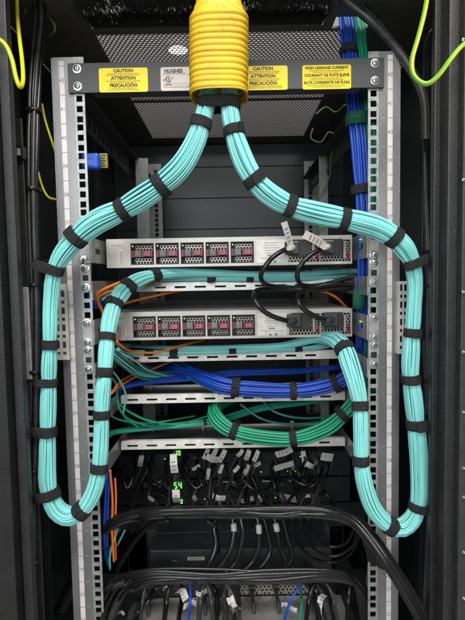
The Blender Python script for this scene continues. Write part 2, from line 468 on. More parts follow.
# roof: solid frame, two perforated panels, cable opening with brush tufts
ty = 0.004
XP = 0.236
xs = [-SIDE, -0.225, -XP + 0.03, 0.165, 0.178, 0.30, SIDE]
mb = MB()
def rbox(x0, x1, y0, y1): mb.box((x0, y0, ROOF), (x1, y1, ROOF + ty))
rbox(-SIDE, SIDE, -0.13, -0.028)
rbox(-SIDE, -0.235, -0.0278, 0.115); rbox(0.172, 0.190, -0.0278, 0.115); rbox(0.254, SIDE, -0.0278, 0.115)
rbox(-0.2348, 0.1718, 0.0952, 0.115); rbox(0.1902, 0.2538, 0.106, 0.115); rbox(0.1902, 0.2538, -0.0278, 0.07)
rbox(-SIDE, -XP, 0.1152, 0.82); rbox(XP, SIDE, 0.1152, 0.82)
rbox(-XP + .0002, XP - .0002, 0.420, 0.437); rbox(-XP + .0002, XP - .0002, 0.725, 0.82)
roof = mb.build('roof_panel', 'powder_grey', rack)
MB().hexplate(-XP, XP, 0.1152, 0.42, 0.0085, ROOF + 0.001, ROOF + 0.0025, 'xyz', 0.80).build('perforated_vent', 'powder_black', roof)
MB().hexplate(-XP, XP, 0.437, 0.725, 0.0085, ROOF + 0.001, ROOF + 0.0025, 'xyz', 0.80).build('perforated_vent', 'powder_black', roof)
MB().box((-0.2348, 0.0, ROOF + 0.006), (0.1718, 0.0018, ROOF + 0.012)).build('brush_bar', 'powder_black', roof)
mb = MB(); rnd = random.Random(3)
for side in (0, 1):
    for i in range(3400):
        x = rnd.uniform(-0.233, 0.17); gap = 0.5 + 0.5 * math.sin(x * 43 + side) * math.sin(x * 17 + 1)
        if rnd.random() < 0.72 * gap * gap: continue
        ln = rnd.uniform(0.045, 0.066); y0 = -0.027 if side == 0 else 0.0945; dy = ln if side == 0 else -ln
        dx = rnd.gauss(0, 0.003) * (1 + 2 * gap); dz = rnd.uniform(-0.012, 0.001)
        mb.tube([Vector((x, y0, ROOF + 0.002)), Vector((x + dx * .4, y0 + dy * .5, ROOF + 0.002 + dz * .3)), Vector((x + dx, y0 + dy, ROOF + 0.002 + dz))], [0.0007, 0.0006, 0.0004], 4, 0, False)
props(mb.build('brush_bristles', 'powder_black', roof), kind='stuff')

# the brace bar across the top of the rails with its stickers
zA, zB = P(228, 60.5, -0.004).z, P(228, 90.5, -0.004).z
mb = MB().box((-HX - 0.0155, -0.0050, zB), (HX + 0.0155, -0.0022, zA)).box((-HX + 0.02, -0.0020, zA - 0.003), (HX - 0.02, 0.018, zA - 0.0002)).box((-HX + 0.02, -0.0020, zB + 0.0002), (HX - 0.02, 0.018, zB + 0.003))
brace = mb.build('brace_bar', 'brace_grey', rack, 0.0008)
for sgn in (-1, 1):
    for dz in (0.22, 0.80): screw(brace, sgn * (HX + 0.0005), -0.0052, zB + (zA - zB) * dz)
rnd = random.Random(12)
def sticker(x0, y0, x1, y1, lines, base, ink, fine, ul=False):
    a = P(x0, y1, -0.0054); b = P(x1, y0, -0.0054); mb = MB()
    W_, H_ = b.x - a.x, b.z - a.z
    cx, cz, r = (a.x + b.x) / 2, (a.z + b.z) / 2, 0.003
    ring = []
    for qx, qz, s0 in ((1, 1, 0), (-1, 1, 90), (-1, -1, 180), (1, -1, 270)):
        for d in (0, 30, 60, 90):
            t = math.radians(s0 + d); ring.append((cx + qx * (W_/2 - r) + r * math.cos(t), cz + qz * (H_/2 - r) + r * math.sin(t)))
    n = len(ring)
    mb.add([(x, -0.0056, z) for x, z in ring] + [(x, -0.0049, z) for x, z in ring], [list(range(n))[::-1]] + [[i, (i+1) % n, n + (i+1) % n, n + i] for i in range(n)], 0)
    for (tx, fy, sz, al, bold) in lines:
        mi = 1 if bold else 2
        if not bold:                             # illegible small print: word-length dashes
            x = cx - W_ * sz / 2 if al == 'CENTER' else a.x + 0.005; xe = x + W_ * sz
            while x < xe:
                w_ = rnd.uniform(0.0012, 0.0048)
                mb.box((x, -0.00585, a.z + H_ * fy - 0.0006), (min(x + w_, xe), -0.0056, a.z + H_ * fy + 0.0006), 2); x += w_ + 0.0009
            continue
        mb.text(tx, sz, (cx if al == 'CENTER' else a.x + 0.006, -0.00585, a.z + H_ * fy), mi, 0.04 if bold else 0.0, al)
        if tx == 'PRECAUCION': mb.box((cx + 0.0126, -0.00585, a.z + H_ * fy + 0.0029), (cx + 0.0142, -0.0056, a.z + H_ * fy + 0.0036), 1)
    if ul:                                       # certification mark: ring with two letters and a word below
        q = Vector((a.x + W_ * 0.16, -0.00585, a.z + H_ * 0.48))
        mb.text('®', 0.004, q + Vector((0.0075, 0, 0.002)), 1); mb.text('c', 0.0065, q - Vector((0.0068, 0, 0.0005)), 1, 0.02)
        rg = [q + Vector((0.0048 * math.cos(t), 0, 0.0048 * math.sin(t))) for t in [i * math.pi / 10 for i in range(20)]]
        mb.add([p for p in rg] + [q + (p - q) * 0.80 for p in rg], [[i, (i+1) % 20, 20 + (i+1) % 20, 20 + i] for i in range(20)], 1)
        mb.text('U', 0.0062, q + Vector((-0.0013, 0, 0.0006)), 1, 0.02); mb.text('L', 0.0062, q + Vector((0.0015, 0, -0.0012)), 1, 0.02)
        mb.text('LISTED', 0.0034, q - Vector((0, 0, 0.0078)), 1, 0.02)
        for fy in (0.68, 0.30, 0.22): mb.box((a.x + 0.004, -0.00585, a.z + H_*fy), (b.x - 0.003, -0.0056, a.z + H_*fy + 0.0003), 2)
    mb.build('warning_sticker' if not ul else 'rating_sticker', [base, ink, fine], brace)
rnd = random.Random(12)
def fine(fy0, wd):
    return [('', fy0 - i * 0.065, rnd.uniform(0.5, 0.8), 'CENTER', False) for i in range(2)]
def caution(w_): 
    L = []
    for t, f in w_: L += [(t, f, 0.0069, 'CENTER', True)] + fine(f - 0.115, 34)
    return L
CA = [('CAUTION', 0.88), ('ATTENTION', 0.57), ('PRECAUCION', 0.27)]
sticker(99.5, 67.5, 147.5, 92.5, caution(CA), 'sticker_yellow', 'ink', 'ink_soft')
sticker(161, 66.5, 208, 91, [('HUGHES', 0.83, 0.0074, 'LEFT', True), ('', 0.735, 0.45, 'LEFT', False), ('', 0.15, 0.7, 'LEFT', False)], 'sticker_white', 'ink', 'ink_grey', True)
sticker(239, 65.5, 287.5, 90.5, caution(CA), 'sticker_yellow', 'ink', 'ink_soft')
L = []
for t, f in (('HIGH LEAKAGE CURRENT', 0.88), ('COURANT DE FUITE ELEVE', 0.57), ('ALTA CORRIENTE DE FUGA', 0.27)):
    L += [(t, f, 0.0058, 'CENTER', True)] + fine(f - 0.115, 34)
sticker(302.5, 64.5, 351, 89.5, L, 'sticker_yellow', 'ink', 'ink_soft')

# ceiling light seen through the vent
q = CAM + (P(178, 50, 0.2) - CAM) * 2.6
cl = thing('ceiling_light', q, 'bright round ceiling light shining through the roof vent beside the yellow duct', 'ceiling light')
n = 24
mb = MB(); mb.add([q + Vector((0.05*math.cos(i*6.2832/n), 0.05*math.sin(i*6.2832/n), 0)) for i in range(n)] + [q + Vector((0.04*math.cos(i*6.2832/n), 0.04*math.sin(i*6.2832/n), 0.02)) for i in range(n)], [list(range(n)), list(range(n, 2*n))] + [[i, (i+1) % n, n+(i+1) % n, n+i] for i in range(n)])
mb.build('lamp_lens', 'lamp_white', cl)
mb = MB(); mb.add([q + Vector((0.062*math.cos(i*6.2832/n), 0.062*math.sin(i*6.2832/n), 0.002)) for i in range(n)] + [q + Vector((0.0505*math.cos(i*6.2832/n), 0.0505*math.sin(i*6.2832/n), -0.002)) for i in range(n)] + [q + Vector((0.062*math.cos(i*6.2832/n), 0.062*math.sin(i*6.2832/n), 0.03)) for i in range(n)], [[i, (i+1) % n, n+(i+1) % n, n+i] for i in range(n)] + [[i, (i+1) % n, 2*n+(i+1) % n, 2*n+i] for i in range(n)])
mb.build('lamp_rim', 'strip_white', cl)

# ------------------------------------------------------------------ yellow corrugated duct
dc = P(219.5, 97, -0.082); duct = thing('corrugated_duct', (dc.x, dc.y, dc.z), 'yellow corrugated cable duct hanging from the roof, spilling the aqua bundles', 'cable duct')
ax_, ay_ = 0.0405, 0.036
def se(t, e=0.62):
    c, s_ = math.cos(t), math.sin(t)
    return math.copysign(abs(c) ** e, c), math.copysign(abs(s_) ** e, s_)
n = 64; ztop = P(219.5, 12, -0.118).z; pit = (ztop - dc.z) / 12.5
prof = []                                          # (scale, z, leanY)
z = dc.z; q = 0
while z < ztop:
    for fz, sc in ((0, 0.955), (0.12, 0.985), (0.25, 1.0), (0.5, 1.006), (0.68, 1.0), (0.8, 0.98), (0.92, 0.955)):
        prof.append((sc + (0.012 if q == 0 else 0) + 0.006 * math.sin(q * 2.3), z + (fz + 0.05 * math.sin(q * 1.7)) * pit))
    z += pit; q += 1
for i in range(1, 19):
    t = i / 18
    prof.append((0.955 - 0.42 * t ** 0.8 + 0.016 * math.sin(i * 1.9), z + t * 0.055))
for i in range(1, 12): prof.append((0.52 + 0.015 * math.sin(i * 2.0), z + 0.055 + i * 0.012))
def duct_mesh(shrink):
    mb = MB(); o = 0
    for sc, zz in prof:
        cr = max(0, (zz - ztop) / 0.06); cr = min(cr, 1)
        for j in range(n):
            t = 2 * math.pi * j / n; x, y = se(t)
            k = sc * shrink * (1 + 0.035 * cr * math.sin(t * 7 + zz * 60) + 0.012 * math.sin(zz * 40 + t * 2))
            mb.v.append((dc.x + ax_ * k * x + 0.0015 * math.sin(zz * 18), dc.y + ay_ * k * y - (zz - dc.z) * 0.05, zz))
    for i in range(len(prof) - 1):
        for j in range(n):
            k = (j + 1) % n; mb.f.append([i*n+j, i*n+k, (i+1)*n+k, (i+1)*n+j]); mb.m.append(0); mb.sm.append(True)
    return mb
duct_mesh(1.0).build('corrugated_shell', 'duct_yellow', duct)
duct_mesh(0.945).build('inner_wall', 'duct_inside', duct)
mb = MB()
for j in range(n):
    t = 2 * math.pi * j / n; x, y = se(t)
    for k, dz in ((0.985, 0.001), (1.0, -0.0015), (0.972, -0.002), (0.94, 0.002)): mb.v.append((dc.x + ax_*k*x, dc.y + ay_*k*y, dc.z + dz))
for j in range(n):
    for q in range(3):
        a, b = j*4+q, ((j+1) % n)*4+q; mb.f.append([a, b, b+1, a+1]); mb.m.append(0); mb.sm.append(True)
mb.build('cut_rim', 'duct_yellow', duct)
mb = MB()
for (x0, y0, x1, y1) in ((216, 2, 223, 31), (223, 6, 236, 23), (228, 2, 247, 15), (203, 3, 195, 12), (209, 1, 199, 6)):
    yy = dc.y - ay_ - 0.012
    mb.tube([P(x0, y0, yy - .004), P((x0+x1)/2, (y0+y1)/2 - 1, yy - .005), P(x1, y1, yy - .002)], 0.00028, 5)
mb.build('neck_line', 'duct_inside', duct)  # thin brownish lines laid over the neck of the duct

# ------------------------------------------------------------------ aqua fibre bundles
left_rows = [(208,60,-.082,15),(208,95,-.085,16.5),(203,118,-.09,18),(195,143,-.09,20),(180,168,-.09,22),(158,187,-.085,23),
 (125,208,-.08,22),(95,223,-.075,23),(72,243,-.07,21),(56,267,-.065,17),(51,300,-.06,14.5),(50,335,-.06,14),(49,375,-.06,15),
 (48,420,-.06,15.5),(47.5,455,-.06,16),(48,485,-.06,17.5),(55,507,-.06,18.5),(68,516,-.06,19),(81,511,-.06,17.5),(93,493,-.055,16.5),(99,468,-.05,16),
 (101,437,-.045,15),(102,405,-.04,15),(104.5,375,-.035,14.5),(107,340,-.02,15.5),(111,315,.0,16.5),(119,297,.02,17.5),(133,283,.04,16),
 (150,276,.06,15,.8),(172,273,.08,14,.7),(205,273,.10,14,.55),(255,275,.115,13,.5),(300,275,.125,12,.5),(338,272,.15,11,.5),(372,272,.22,9,.5)]
bundle('fibre_bundle', left_rows, 74, 0.0014, 'aqua', 'thick aqua fibre bundle looping down the left rail and into the upper tray', 'cable bundle',
 [(202,125),(160,186),(122,210),(77,237),(51,271,(-13,0)),(50,341),(49,380,(-5,0)),(48,430,(-15,0)),(49,492,(-8,0)),(80,512),(100,466),(101.5,413),(104,372),(107,335),(114,306),(129,286),(156,274)],
 group='thick aqua fibre bundles', swirl=0.42)
right_rows = [(229,60,-.082,15),(229,95,-.085,16.5),(231,120,-.09,18),(238,147,-.09,20),(249,172,-.09,21),(266,192,-.085,21),(290,206,-.08,21),
 (320,214,-.075,21),(350,220,-.075,21),(378,228,-.07,21),(398,241,-.07,20.5),(411,260,-.065,18),(415,283,-.06,15),(414,307,-.06,14.5),(411.5,345,-.06,17),(410.5,372,-.06,18),(414,402,-.06,18.5),
 (418,443,-.06,18.5),(419.5,472,-.06,18),(419,498,-.06,18),(413,518,-.06,18),(400,528,-.06,19),(386,523,-.06,17.5),(373,508,-.055,17),(365,486,-.05,16),(361.5,463,-.045,15.5),
 (361,434,-.04,14.5),(360,404,-.03,15.5),(356,384,-.02,17),(350,364,.0,18.5),(344,348,.02,19),(333,339,.05,18,.8),(315,338,.09,16,.6),(285,345,.12,14,.4),(240,347,.13,12,.35),(180,348,.14,10,.35),(130,346,.22,8,.35),(96,343,.3,8,.4)]
bundle('fibre_bundle', right_rows, 74, 0.0014, 'aqua', 'thick aqua fibre bundle looping down the right rail and under the lower switch', 'cable bundle',
 [(231,129),(252,178),(290,206),(345,219),(396,239),(415,264,(14,0)),(412,333),(410.5,380),(416.5,426,(10,0)),(418,507,(10,0)),(391,527),(361.5,463),(360,407),(344,349)],
 group='thick aqua fibre bundles', swirl=0.42)
# the band that holds both bundles together at the duct mouth
cst = P(219, 104, -0.087)
mb = MB(); n = 40; h = 0.0078
def oval(rx, ry, z): return [Vector((cst.x + rx * se(2*math.pi*j/n, .7)[0], cst.y + ry * se(2*math.pi*j/n, .7)[1], cst.z + z + 0.0004*math.sin(j))) for j in range(n)]
rg = [oval(.0275,.0135,-h), oval(.0300,.0160,-h), oval(.0306,.0166,0), oval(.0300,.0160,h), oval(.0275,.0135,h)]
mb.add([p for r in rg for p in r], [(q*n+j, q*n+(j+1) % n, (q+1)*n+(j+1) % n, (q+1)*n+j) for q in range(4) for j in range(n)], 0, True)
props(mb.build('hook_and_loop_strap', 'velcro'), 'wide black strap binding both aqua bundles at the yellow duct mouth', 'strap')

# ------------------------------------------------------------------ network switches
SY = 0.060
def make_switch(label):
    a = P(107, 266, SY); b = P(352, 237, SY); c = P(230, 251.5, SY)
    h2 = 14.2 * px_m(SY); x0, x1, z0, z1 = a.x, b.x, c.z - h2, c.z + h2
    root = thing('network_switch', ((x0+x1)/2, SY, z0), label, 'network switch', 'network switches with red fan modules')
    # body: shell with a shallow front frame
    mb = MB(); t = 0.0022
    mb.box((x0, SY + 0.004, z0), (x1, SY + 0.46, z0 + 0.0015)); mb.box((x0, SY + 0.004, z1 - 0.0015), (x1, SY + 0.46, z1))
    mb.box((x0, SY + 0.004, z0 + .0016), (x0 + .0015, SY + 0.46, z1 - .0016)); mb.box((x1 - .0015, SY + 0.004, z0 + .0016), (x1, SY + 0.46, z1 - .0016))
    mb.box((x0 + .002, SY + 0.030, z0 + .002), (x1 - .002, SY + 0.034, z1 - .002), 1)
    mb.build('chassis', ['switch_body', 'switch_black'], root)
    fx0 = P(130.5, 251, SY).x; fp = 24.85 * px_m(SY); zf0, zf1 = z0 + 0.0045, z1 - 0.0078
    lx0, lx1 = fx0 + 5 * fp + 0.0005, fx0 + 5 * fp + 30.5 * px_m(SY)
    p1 = (lx0 + 32.5 * px_m(SY), lx0 + 63 * px_m(SY)); p2 = (p1[1] + 0.002, x1 - 0.003)
    ends = [x0] + [v for i in range(5) for v in (fx0 + i * fp, fx0 + (i + 1) * fp - 0.0028)] + [p1[0], p1[1], p2[0], p2[1]] + [x1]
    MB().plate(ends, [z0, zf0, zf1, z1], lambda i, j: j == 1 and i % 2 == 1, SY, SY + 0.0038).build('front_frame', 'switch_body', root)
    # left end: stickers
    mb = MB(); mb.box((x0 + .006, SY - .0004, z1 - .0145), (x0 + .030, SY - .00005, z1 - .0075), 0)
    for i in range(7): mb.box((x0 + .008 + i*.003, SY - .0006, z1 - .0125), (x0 + .0098 + i*.003, SY - .0003, z1 - .0095), 1)
    mb.box((x0 + .022, SY - .0004, z0 + .006), (x0 + .029, SY - .00005, z0 + .031), 0)
    for i in range(9): mb.box((x0 + .0235, SY - .0006, z0 + .0075 + i*.0025), (x0 + .0275, SY - .0003, z0 + .0085 + i*.0025 + .0006*(i % 2)), 1)
    mb.build('asset_sticker', ['sticker_white', 'ink_grey'], root)
    for i in range(5):
        fx = fx0 + i * fp + 0.0004; fw = fp - 0.0036; fh = zf1 - zf0 - 0.0008; fz = zf0 + 0.0004
        mb = MB(); mb.box((fx, SY + .012, fz), (fx + fw, SY + .028, fz + fh)); 
        mb.box((fx, SY + .001, fz), (fx + fw, SY + .0118, fz + .0012)).box((fx, SY + .001, fz + fh - .0012), (fx + fw, SY + .0118, fz + fh)).box((fx, SY + .001, fz + .0013), (fx + .0012, SY + .0118, fz + fh - .0013)).box((fx + fw - .0012, SY + .001, fz + .0013), (fx + fw, SY + .0118, fz + fh - .0013))
        fan = mb.build('fan_module', 'switch_black', root)
        g = MB()
        g.hexplate(fx + fw*.20, fx + fw*.95, fz + fh*.66, fz + fh*.93, .0053, SY + .0015, SY + .004, 'xzy', .78)
        g.hexplate(fx + fw*.20, fx + fw*.92, fz + fh*.05, fz + fh*.33, .0053, SY + .0015, SY + .004, 'xzy', .78)
        g.build('grille', 'honeycomb', fan)
        MB().box((fx + fw*.16, SY - .001, fz + fh*.35), (fx + fw*.46, SY + .006, fz + fh*.66)).box((fx + fw*.20, SY - .0022, fz + fh*.40), (fx + fw*.42, SY - .0011, fz + fh*.61)).build('hub', 'hub_grey', fan, .0008)
        mb = MB().box((fx + fw*.50, SY - .006, fz + fh*.36), (fx + fw*.58, SY + .004, fz + fh*.66)).box((fx + fw*.87, SY - .006, fz + fh*.36), (fx + fw*.96, SY + .004, fz + fh*.66)).box((fx + fw*.5802, SY - .0058, fz + fh*.38), (fx + fw*.8698, SY + .002, fz + fh*.63)).box((fx + fw*.02, SY - .002, fz + fh*.34), (fx + fw*.14, SY + .004, fz + fh*.67))
        mb.box((fx + fw*.60, SY - .0064, fz + fh*.42), (fx + fw*.85, SY - .0059, fz + fh*.60), 1)
        mb.box((fx + fw*.63, SY - .0067, fz + fh*.47), (fx + fw*.82, SY - .0063, fz + fh*.50), 0); mb.box((fx + fw*.63, SY - .0067, fz + fh*.53), (fx + fw*.78, SY - .0063, fz + fh*.56), 0)
        mb.build('pull_handle', ['burgundy', 'burgundy_label'], fan)
        MB().box((fx + fw*.06, SY - .0004, fz + fh*.84), (fx + fw*.12, SY + .001, fz + fh*.905)).build('status_light', 'led_green', fan)
    # rating plate
    mb = MB().box((lx0 + .001, SY - .0006, z0 + .004), (lx1, SY - .00005, z1 - .006), 0)
    rl = random.Random(4)
    for i in range(7):
        z = z1 - .011 - i * .0044; wd = rl.uniform(.35, .8) * (lx1 - lx0); cx = (lx0 + lx1) / 2
        big = i == 5
        mb.box((cx - wd * (.22 if big else .5), SY - .0008, z - (.0016 if big else .0004)), (cx + wd * (.22 if big else .5), SY - .0005, z + (.0016 if big else .0005)), 1)
    mb.build('rating_plate', ['bracket_pale', 'ink_grey'], root)
    mb = MB(); q = Vector(((lx0 + lx1) / 2, SY - .0009, z0 + .0062))
    mb.add([q + Vector((-.005, 0, -.002)), q + Vector((-.001, 0, -.002)), q + Vector((-.003, 0, .0022))], [(0, 1, 2)], 0)
    mb.box(q + Vector((.005, 0, -.002)), q + Vector((.009, .0003, .002)), 1)
    mb.build('hazard_mark', ['ink', 'green'], root)
    for (pa, pb) in (p1, p2):
        w_ = pb - pa
        mb = MB().box((pa + .0005, SY + .014, z0 + .005), (pb - .0005, SY + .029, z1 - .008))
        psu = mb.build('power_supply', 'switch_black', root)
        g = MB().hexplate(pa + .001, pb - .001, z0 + .0048, z1 - .0084, .0056, SY + .003, SY + .0055, 'xzy', .70)
        g.build('grille', 'honeycomb', psu)
        mb = MB(); cx = pa + w_ * .40; cz = (z0 + z1) / 2 + .002
        mb.box((cx - .0165, SY - .004, cz - .013), (cx + .0165, SY + .0028, cz + .0165)).box((cx - .012, SY - .0048, cz - .010), (cx + .012, SY - .0041, cz + .011))
        mb.build('inlet', 'switch_black', psu, .0008)
        MB().box((pb - .0135, SY - .0075, z0 + .010), (pb - .0095, SY + .0028, z1 - .011)).box((pb - .0092, SY - .004, z0 + .012), (pb - .0085, SY + .0028, z1 - .013)).build('pull_handle', 'honeycomb', psu, .0008)
        MB().box((pb - .0045, SY - .006, z0 + .008), (pb - .001, SY + .002, z0 + .018)).build('latch', 'burgundy', psu, .0006)
    # mounting ears: a plate on the rail and a side arm back to the body
    for sgn in (-1, 1):
        zc = ZU + U / 2 if sgn > 0 else ZU + U / 2
        xe = sgn * HX
        mb = MB().box((xe - .0085, -.0038, zc - U*.48), (xe + .0085, -.0014, zc + U*.48))
        xs0 = x0 if sgn < 0 else x1
        xi = sgn * (HX - .0088)
        mb.box((min(xi, xi - sgn*.002), -.0030, zc - U*.46), (max(xi, xi - sgn*.002), SY + .12, zc + U*.46))
        zz = zc
        mb.box((xi - .0028, SY * .35, zz - .004), (xi + .0028, SY * .75, zz + .004), 1)
        ear = mb.build('mounting_ear', ['galvanised', 'port_black'], root, .0006)
        for dz in (-.0159, .0159): screw(ear, xe, -.0040, zc + dz)
    return root
sw1 = make_switch('upper grey switch of five red fan modules, white tags on its power cords')
b1 = P(230, 251.5, SY).z; b2 = P(230, 324.5, SY).z
sw2 = copy_tree(sw1, None, sw1.location + Vector((0, 0, b2 - b1)))
sw2['label'] = 'lower grey switch of five red fan modules, power cords without paper tags'
for ch in sw2.children:        # the rail ears sit on whole rack units
    if ch.name.startswith('mounting_ear'): ch.location.z += -3 * U - (b2 - b1)

# power cords with white-sleeved plugs
def cord(rows, label, r=0.0042, plug='paper', tag=None, sub='rubber', grp='black power cords of the switches'):
    pts = pxpath(rows, .004)
    root = thing('power_cable', pts[0], label, 'power cable', grp)
    MB().tube(pts, r, 10).build('cord', sub, root)
    if plug:
        p = pts[0]; d = (pts[3] - pts[0]).normalized()
        MB().tube([p + Vector((0, .004, 0)), p + Vector((0, -.004, 0)), p + Vector((0, -.010, 0)) + d * .003, p + d * .014 + Vector((0, -.012, 0))], [.0058, .0060, .0055, .0042], 10).build('plug', plug, root)
        q = p + Vector((0, -.0005, 0))
        MB().box((q.x - .0125, q.y - .001, q.z - .0105), (q.x + .0125, q.y + .006, q.z + .0115)).build('plug_body', 'rubber_matt', root, .002)
    if tag:
        (ax, ay), (bx, by), wpx = tag; y = pts[0].y - .022
        A, B = P(ax, ay, y), P(bx, by, y - .01); D = (B - A); S = Vector((D.z, 0, -D.x)).normalized() * (wpx * px_m(y) / 2)
        mb = MB(); th = Vector((0, .0012, 0)); C_ = (A + B) / 2 + Vector((0, -.003, .001))
        vs_ = [A - S, A + S, C_ + S, C_ - S, B + S * 1.05, B - S * 1.05]
        mb.add(vs_ + [v + th for v in vs_], [(0,1,2,3),(3,2,4,5),(7,6,9,8),(8,9,11,10),(0,6,7,1),(4,10,11,5),(1,7,8,2),(0,3,9,6),(2,8,10,4),(3,5,11,9)])
        for i in range(4):
            t0 = .2 + .16 * i; c0 = A + D * t0 + Vector((0, -.0036, .0008))
            mb.add([c0 - S*.65, c0 - S*.65 + D*.05, c0 + S*.55 + D*.05, c0 + S*.55], [(0,1,2,3)], 1)
        mb.build('paper_tag', ['paper', 'print_grey'], root)
    return root
cord([(292,248,.048),(284,250,.03),(272,258,.02),(263,270,.02),(261,278,.03),(267,285,.05),(282,287,.07),(312,288,.08),(345,284,.08),(362,281,.08)], 'left power cord of the upper switch, short white tag pointing up', tag=((291,247),(284,222),6))
cord([(327,247,.048),(318,250,.03),(305,260,.02),(298,270,.02),(298,280,.03),(304,285.5,.05),(322,285,.07),(345,279,.08),(362,275,.08)], 'right power cord of the upper switch, wide white tag slanting up left', tag=((325,246),(304,234),8))
cord([(294,321,.048),(284,320,.03),(268,314,.02),(257,304,.02),(254,296,.03),(258,290,.05),(275,289,.07),(312,290,.078),(345,288,.08),(362,290,.08)], 'left power cord of the lower switch, sweeping up in a wide arc', plug='rubber_matt')
cord([(331,320,.048),(322,319,.03),(306,311,.02),(298,301,.02),(300,293,.04),(312,288,.06),(335,284,.07),(362,287,.08)], 'right power cord of the lower switch, sweeping up in a tight arc', plug='rubber_matt')

# ------------------------------------------------------------------ cable trays under the switches
def make_tray(py, Y, x0p, x1p, label, k_ear=None, depth=0.13, lip=8.0, pins=()):
    a, b = P(x0p, py, Y), P(x1p, py, Y); zc = P(232, py, Y).z; h = lip / 2 * px_m(Y)
    x0, x1 = a.x, b.x
    root = thing('cable_tray', ((x0 + x1) / 2, Y, zc - h), label, 'cable tray', 'slotted steel cable trays')
    xs = [x0]; hs = set(); x = x0 + 0.012; wS, gS = 0.021, 0.0165
    while x + wS < x1 - 0.008:
        xs += [x, x + wS]; hs.add(len(xs) - 2); x += wS + gS
    xs.append(x1)
    MB().plate(xs, [zc - h, zc - h * 0.30, zc + h * 0.22, zc + h], lambda i, j: j == 1 and i in hs, Y, Y + 0.0018).build('slotted_lip', 'tray_steel', root)
    MB().box((x0 + .001, Y + .0004, zc + h + .0001), (x1 - .001, Y + .009, zc + h + .0016)).build('rolled_edge', 'tray_steel', root)
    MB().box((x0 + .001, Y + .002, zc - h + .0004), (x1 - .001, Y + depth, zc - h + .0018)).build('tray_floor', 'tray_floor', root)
    MB().box((x0 + .02, Y + depth, zc - h), (x1 - .012, Y + depth + .003, zc - h + .006)).build('rear_bar', 'tray_steel', root)
    for px in pins:
        q = P(px, py - 10, Y + depth * .8); MB().tube([Vector((q.x, Y + depth * .8, zc - h + .002)), Vector((q.x, Y + depth * .8, zc - h + .017))], .0016, 8).box((q.x - .004, Y + depth*.8 - .002, zc - h + .0171), (q.x + .004, Y + depth*.8 + .002, zc - h + .019)).build('pin', 'tray_steel', root)
    for sgn in (-1, 1):
        xe = sgn * HX; zt_ = ZU + k_ear * U + U / 2 if k_ear is not None else zc + .01
        xi = sgn * (HX - .0088); xe2 = x0 if sgn < 0 else x1
        mb = MB().box((min(xi, xi - sgn*.0016), -.0030, min(zt_, zc) - U*.40), (max(xi, xi - sgn*.0016), Y + depth, min(zt_, zc) + U * .30))
        if k_ear is not None: mb.box((xe - .0085, -.0038, zt_ - U*.48), (xe + .0085, -.0014, zt_ + U*.48))
        xa = xi - sgn * .0017
        mb.box((min(xa, xe2), Y + .012, zc - h), (max(xa, xe2), Y + .014, zc + h * .8), 0)
        ear = mb.build('mounting_ear', 'galvanised' if k_ear is not None else 'gear_grey', root, .0005)
        if k_ear is not None:
            for dz in (-.0159, .0159): screw(ear, xe, -.0040, zt_ + dz)
            MB().box((xe - .0046, -.0042, zt_ - .0046), (xe + .0046, -.0039, zt_ + .0046)).build('square_hole', 'port_black', ear)
    return root
make_tray(286, .115, 128, 340, 'slotted steel cable tray between the two fan switches', -1, depth=.06)
make_tray(356.5, .125, 122, 338, 'slotted steel cable tray directly below the lower fan switch', -4, depth=.06)
make_tray(398, .135, 121, 345, 'slotted steel cable tray under the blue cable bundle', None, depth=.13, pins=(151, 320))
make_tray(444, .135, 121, 345, 'lowest slotted steel cable tray, under the green cable bundle', None, depth=.13, pins=(153, 203, 292, 325))

def wire(name, rows, r, mt, label, cat, group=None, sides=8, parts=None):
    rows = [(r_[0], r_[1], min(r_[2], -.03)) if r_[1] >= 620 and r_[0] < 355 else ((r_[0], r_[1], min(r_[2], .02)) if r_[1] >= 602 and r_[0] < 355 else r_) for r_ in rows]
    pts = pxpath(rows, .004)
    root = thing(name, min(pts, key=lambda p: p.z), label, cat, group)
    MB().tube(pts, r, sides).build('cable', mt, root)
    return root
# aqua patch leads and straps lying on the two upper trays
bundle('fibre_bundle', [(160,279,.10,9,.6),(200,279,.108,9,.5),(250,279.5,.108,9,.5),(300,279,.112,9,.5),(336,277,.13,8,.5),(372,275,.2,8,.5)], 9, .0016, ['aqua', 'aqua', 'aqua_dark'], 'thin layer of aqua leads strapped on the tray between the switches', 'cable bundle', [(209,280),(252,280)], wob=.9)
bundle('fibre_bundle', [(118,349,.06,5),(124,352,.09,7),(140,353,.112,9,.6),(200,352,.115,9,.5),(260,350.5,.115,9,.5),(310,348,.115,9,.5),(332,343,.11,9)], 8, .0016, ['aqua', 'aqua_dark'], 'thin layer of aqua leads strapped on the tray below the lower switch', 'cable bundle', [(149,353),(172,353),(231,352),(296,350)], wob=.9)
# orange fibre leads
wire('fibre_lead', [(104,322,.01),(110,334,.03),(120,345,.06),(135,352,.10),(160,352,.108),(180,346,.13),(205,340,.18)], .0026, 'orange', 'orange fibre lead curving onto the tray below the lower switch', 'fibre lead', 'orange fibre leads')
wire('fibre_lead', [(118,344,.02),(112,330,.035),(106,318,.04),(99,304,.03),(96,297,.02),(101,291,.03),(116,284,.05),(131,279,.07)], .0026, 'orange', 'orange fibre lead bending sharply behind the left aqua bundle', 'fibre lead', 'orange fibre leads')
wire('fibre_lead', [(104,320,.045),(101,308,.04),(98,299,.025),(103,294,.035),(120,289,.06),(150,284,.11),(190,279,.16)], .0024, 'orange', 'orange fibre lead running from the bend up to the upper tray', 'fibre lead', 'orange fibre leads')
wire('fibre_lead', [(108,309,.03),(126,303,.06),(150,297,.10),(185,290,.16),(230,285,.22)], .0023, 'orange', 'orange fibre lead slanting across the gap above the lower switch', 'fibre lead', 'orange fibre leads')
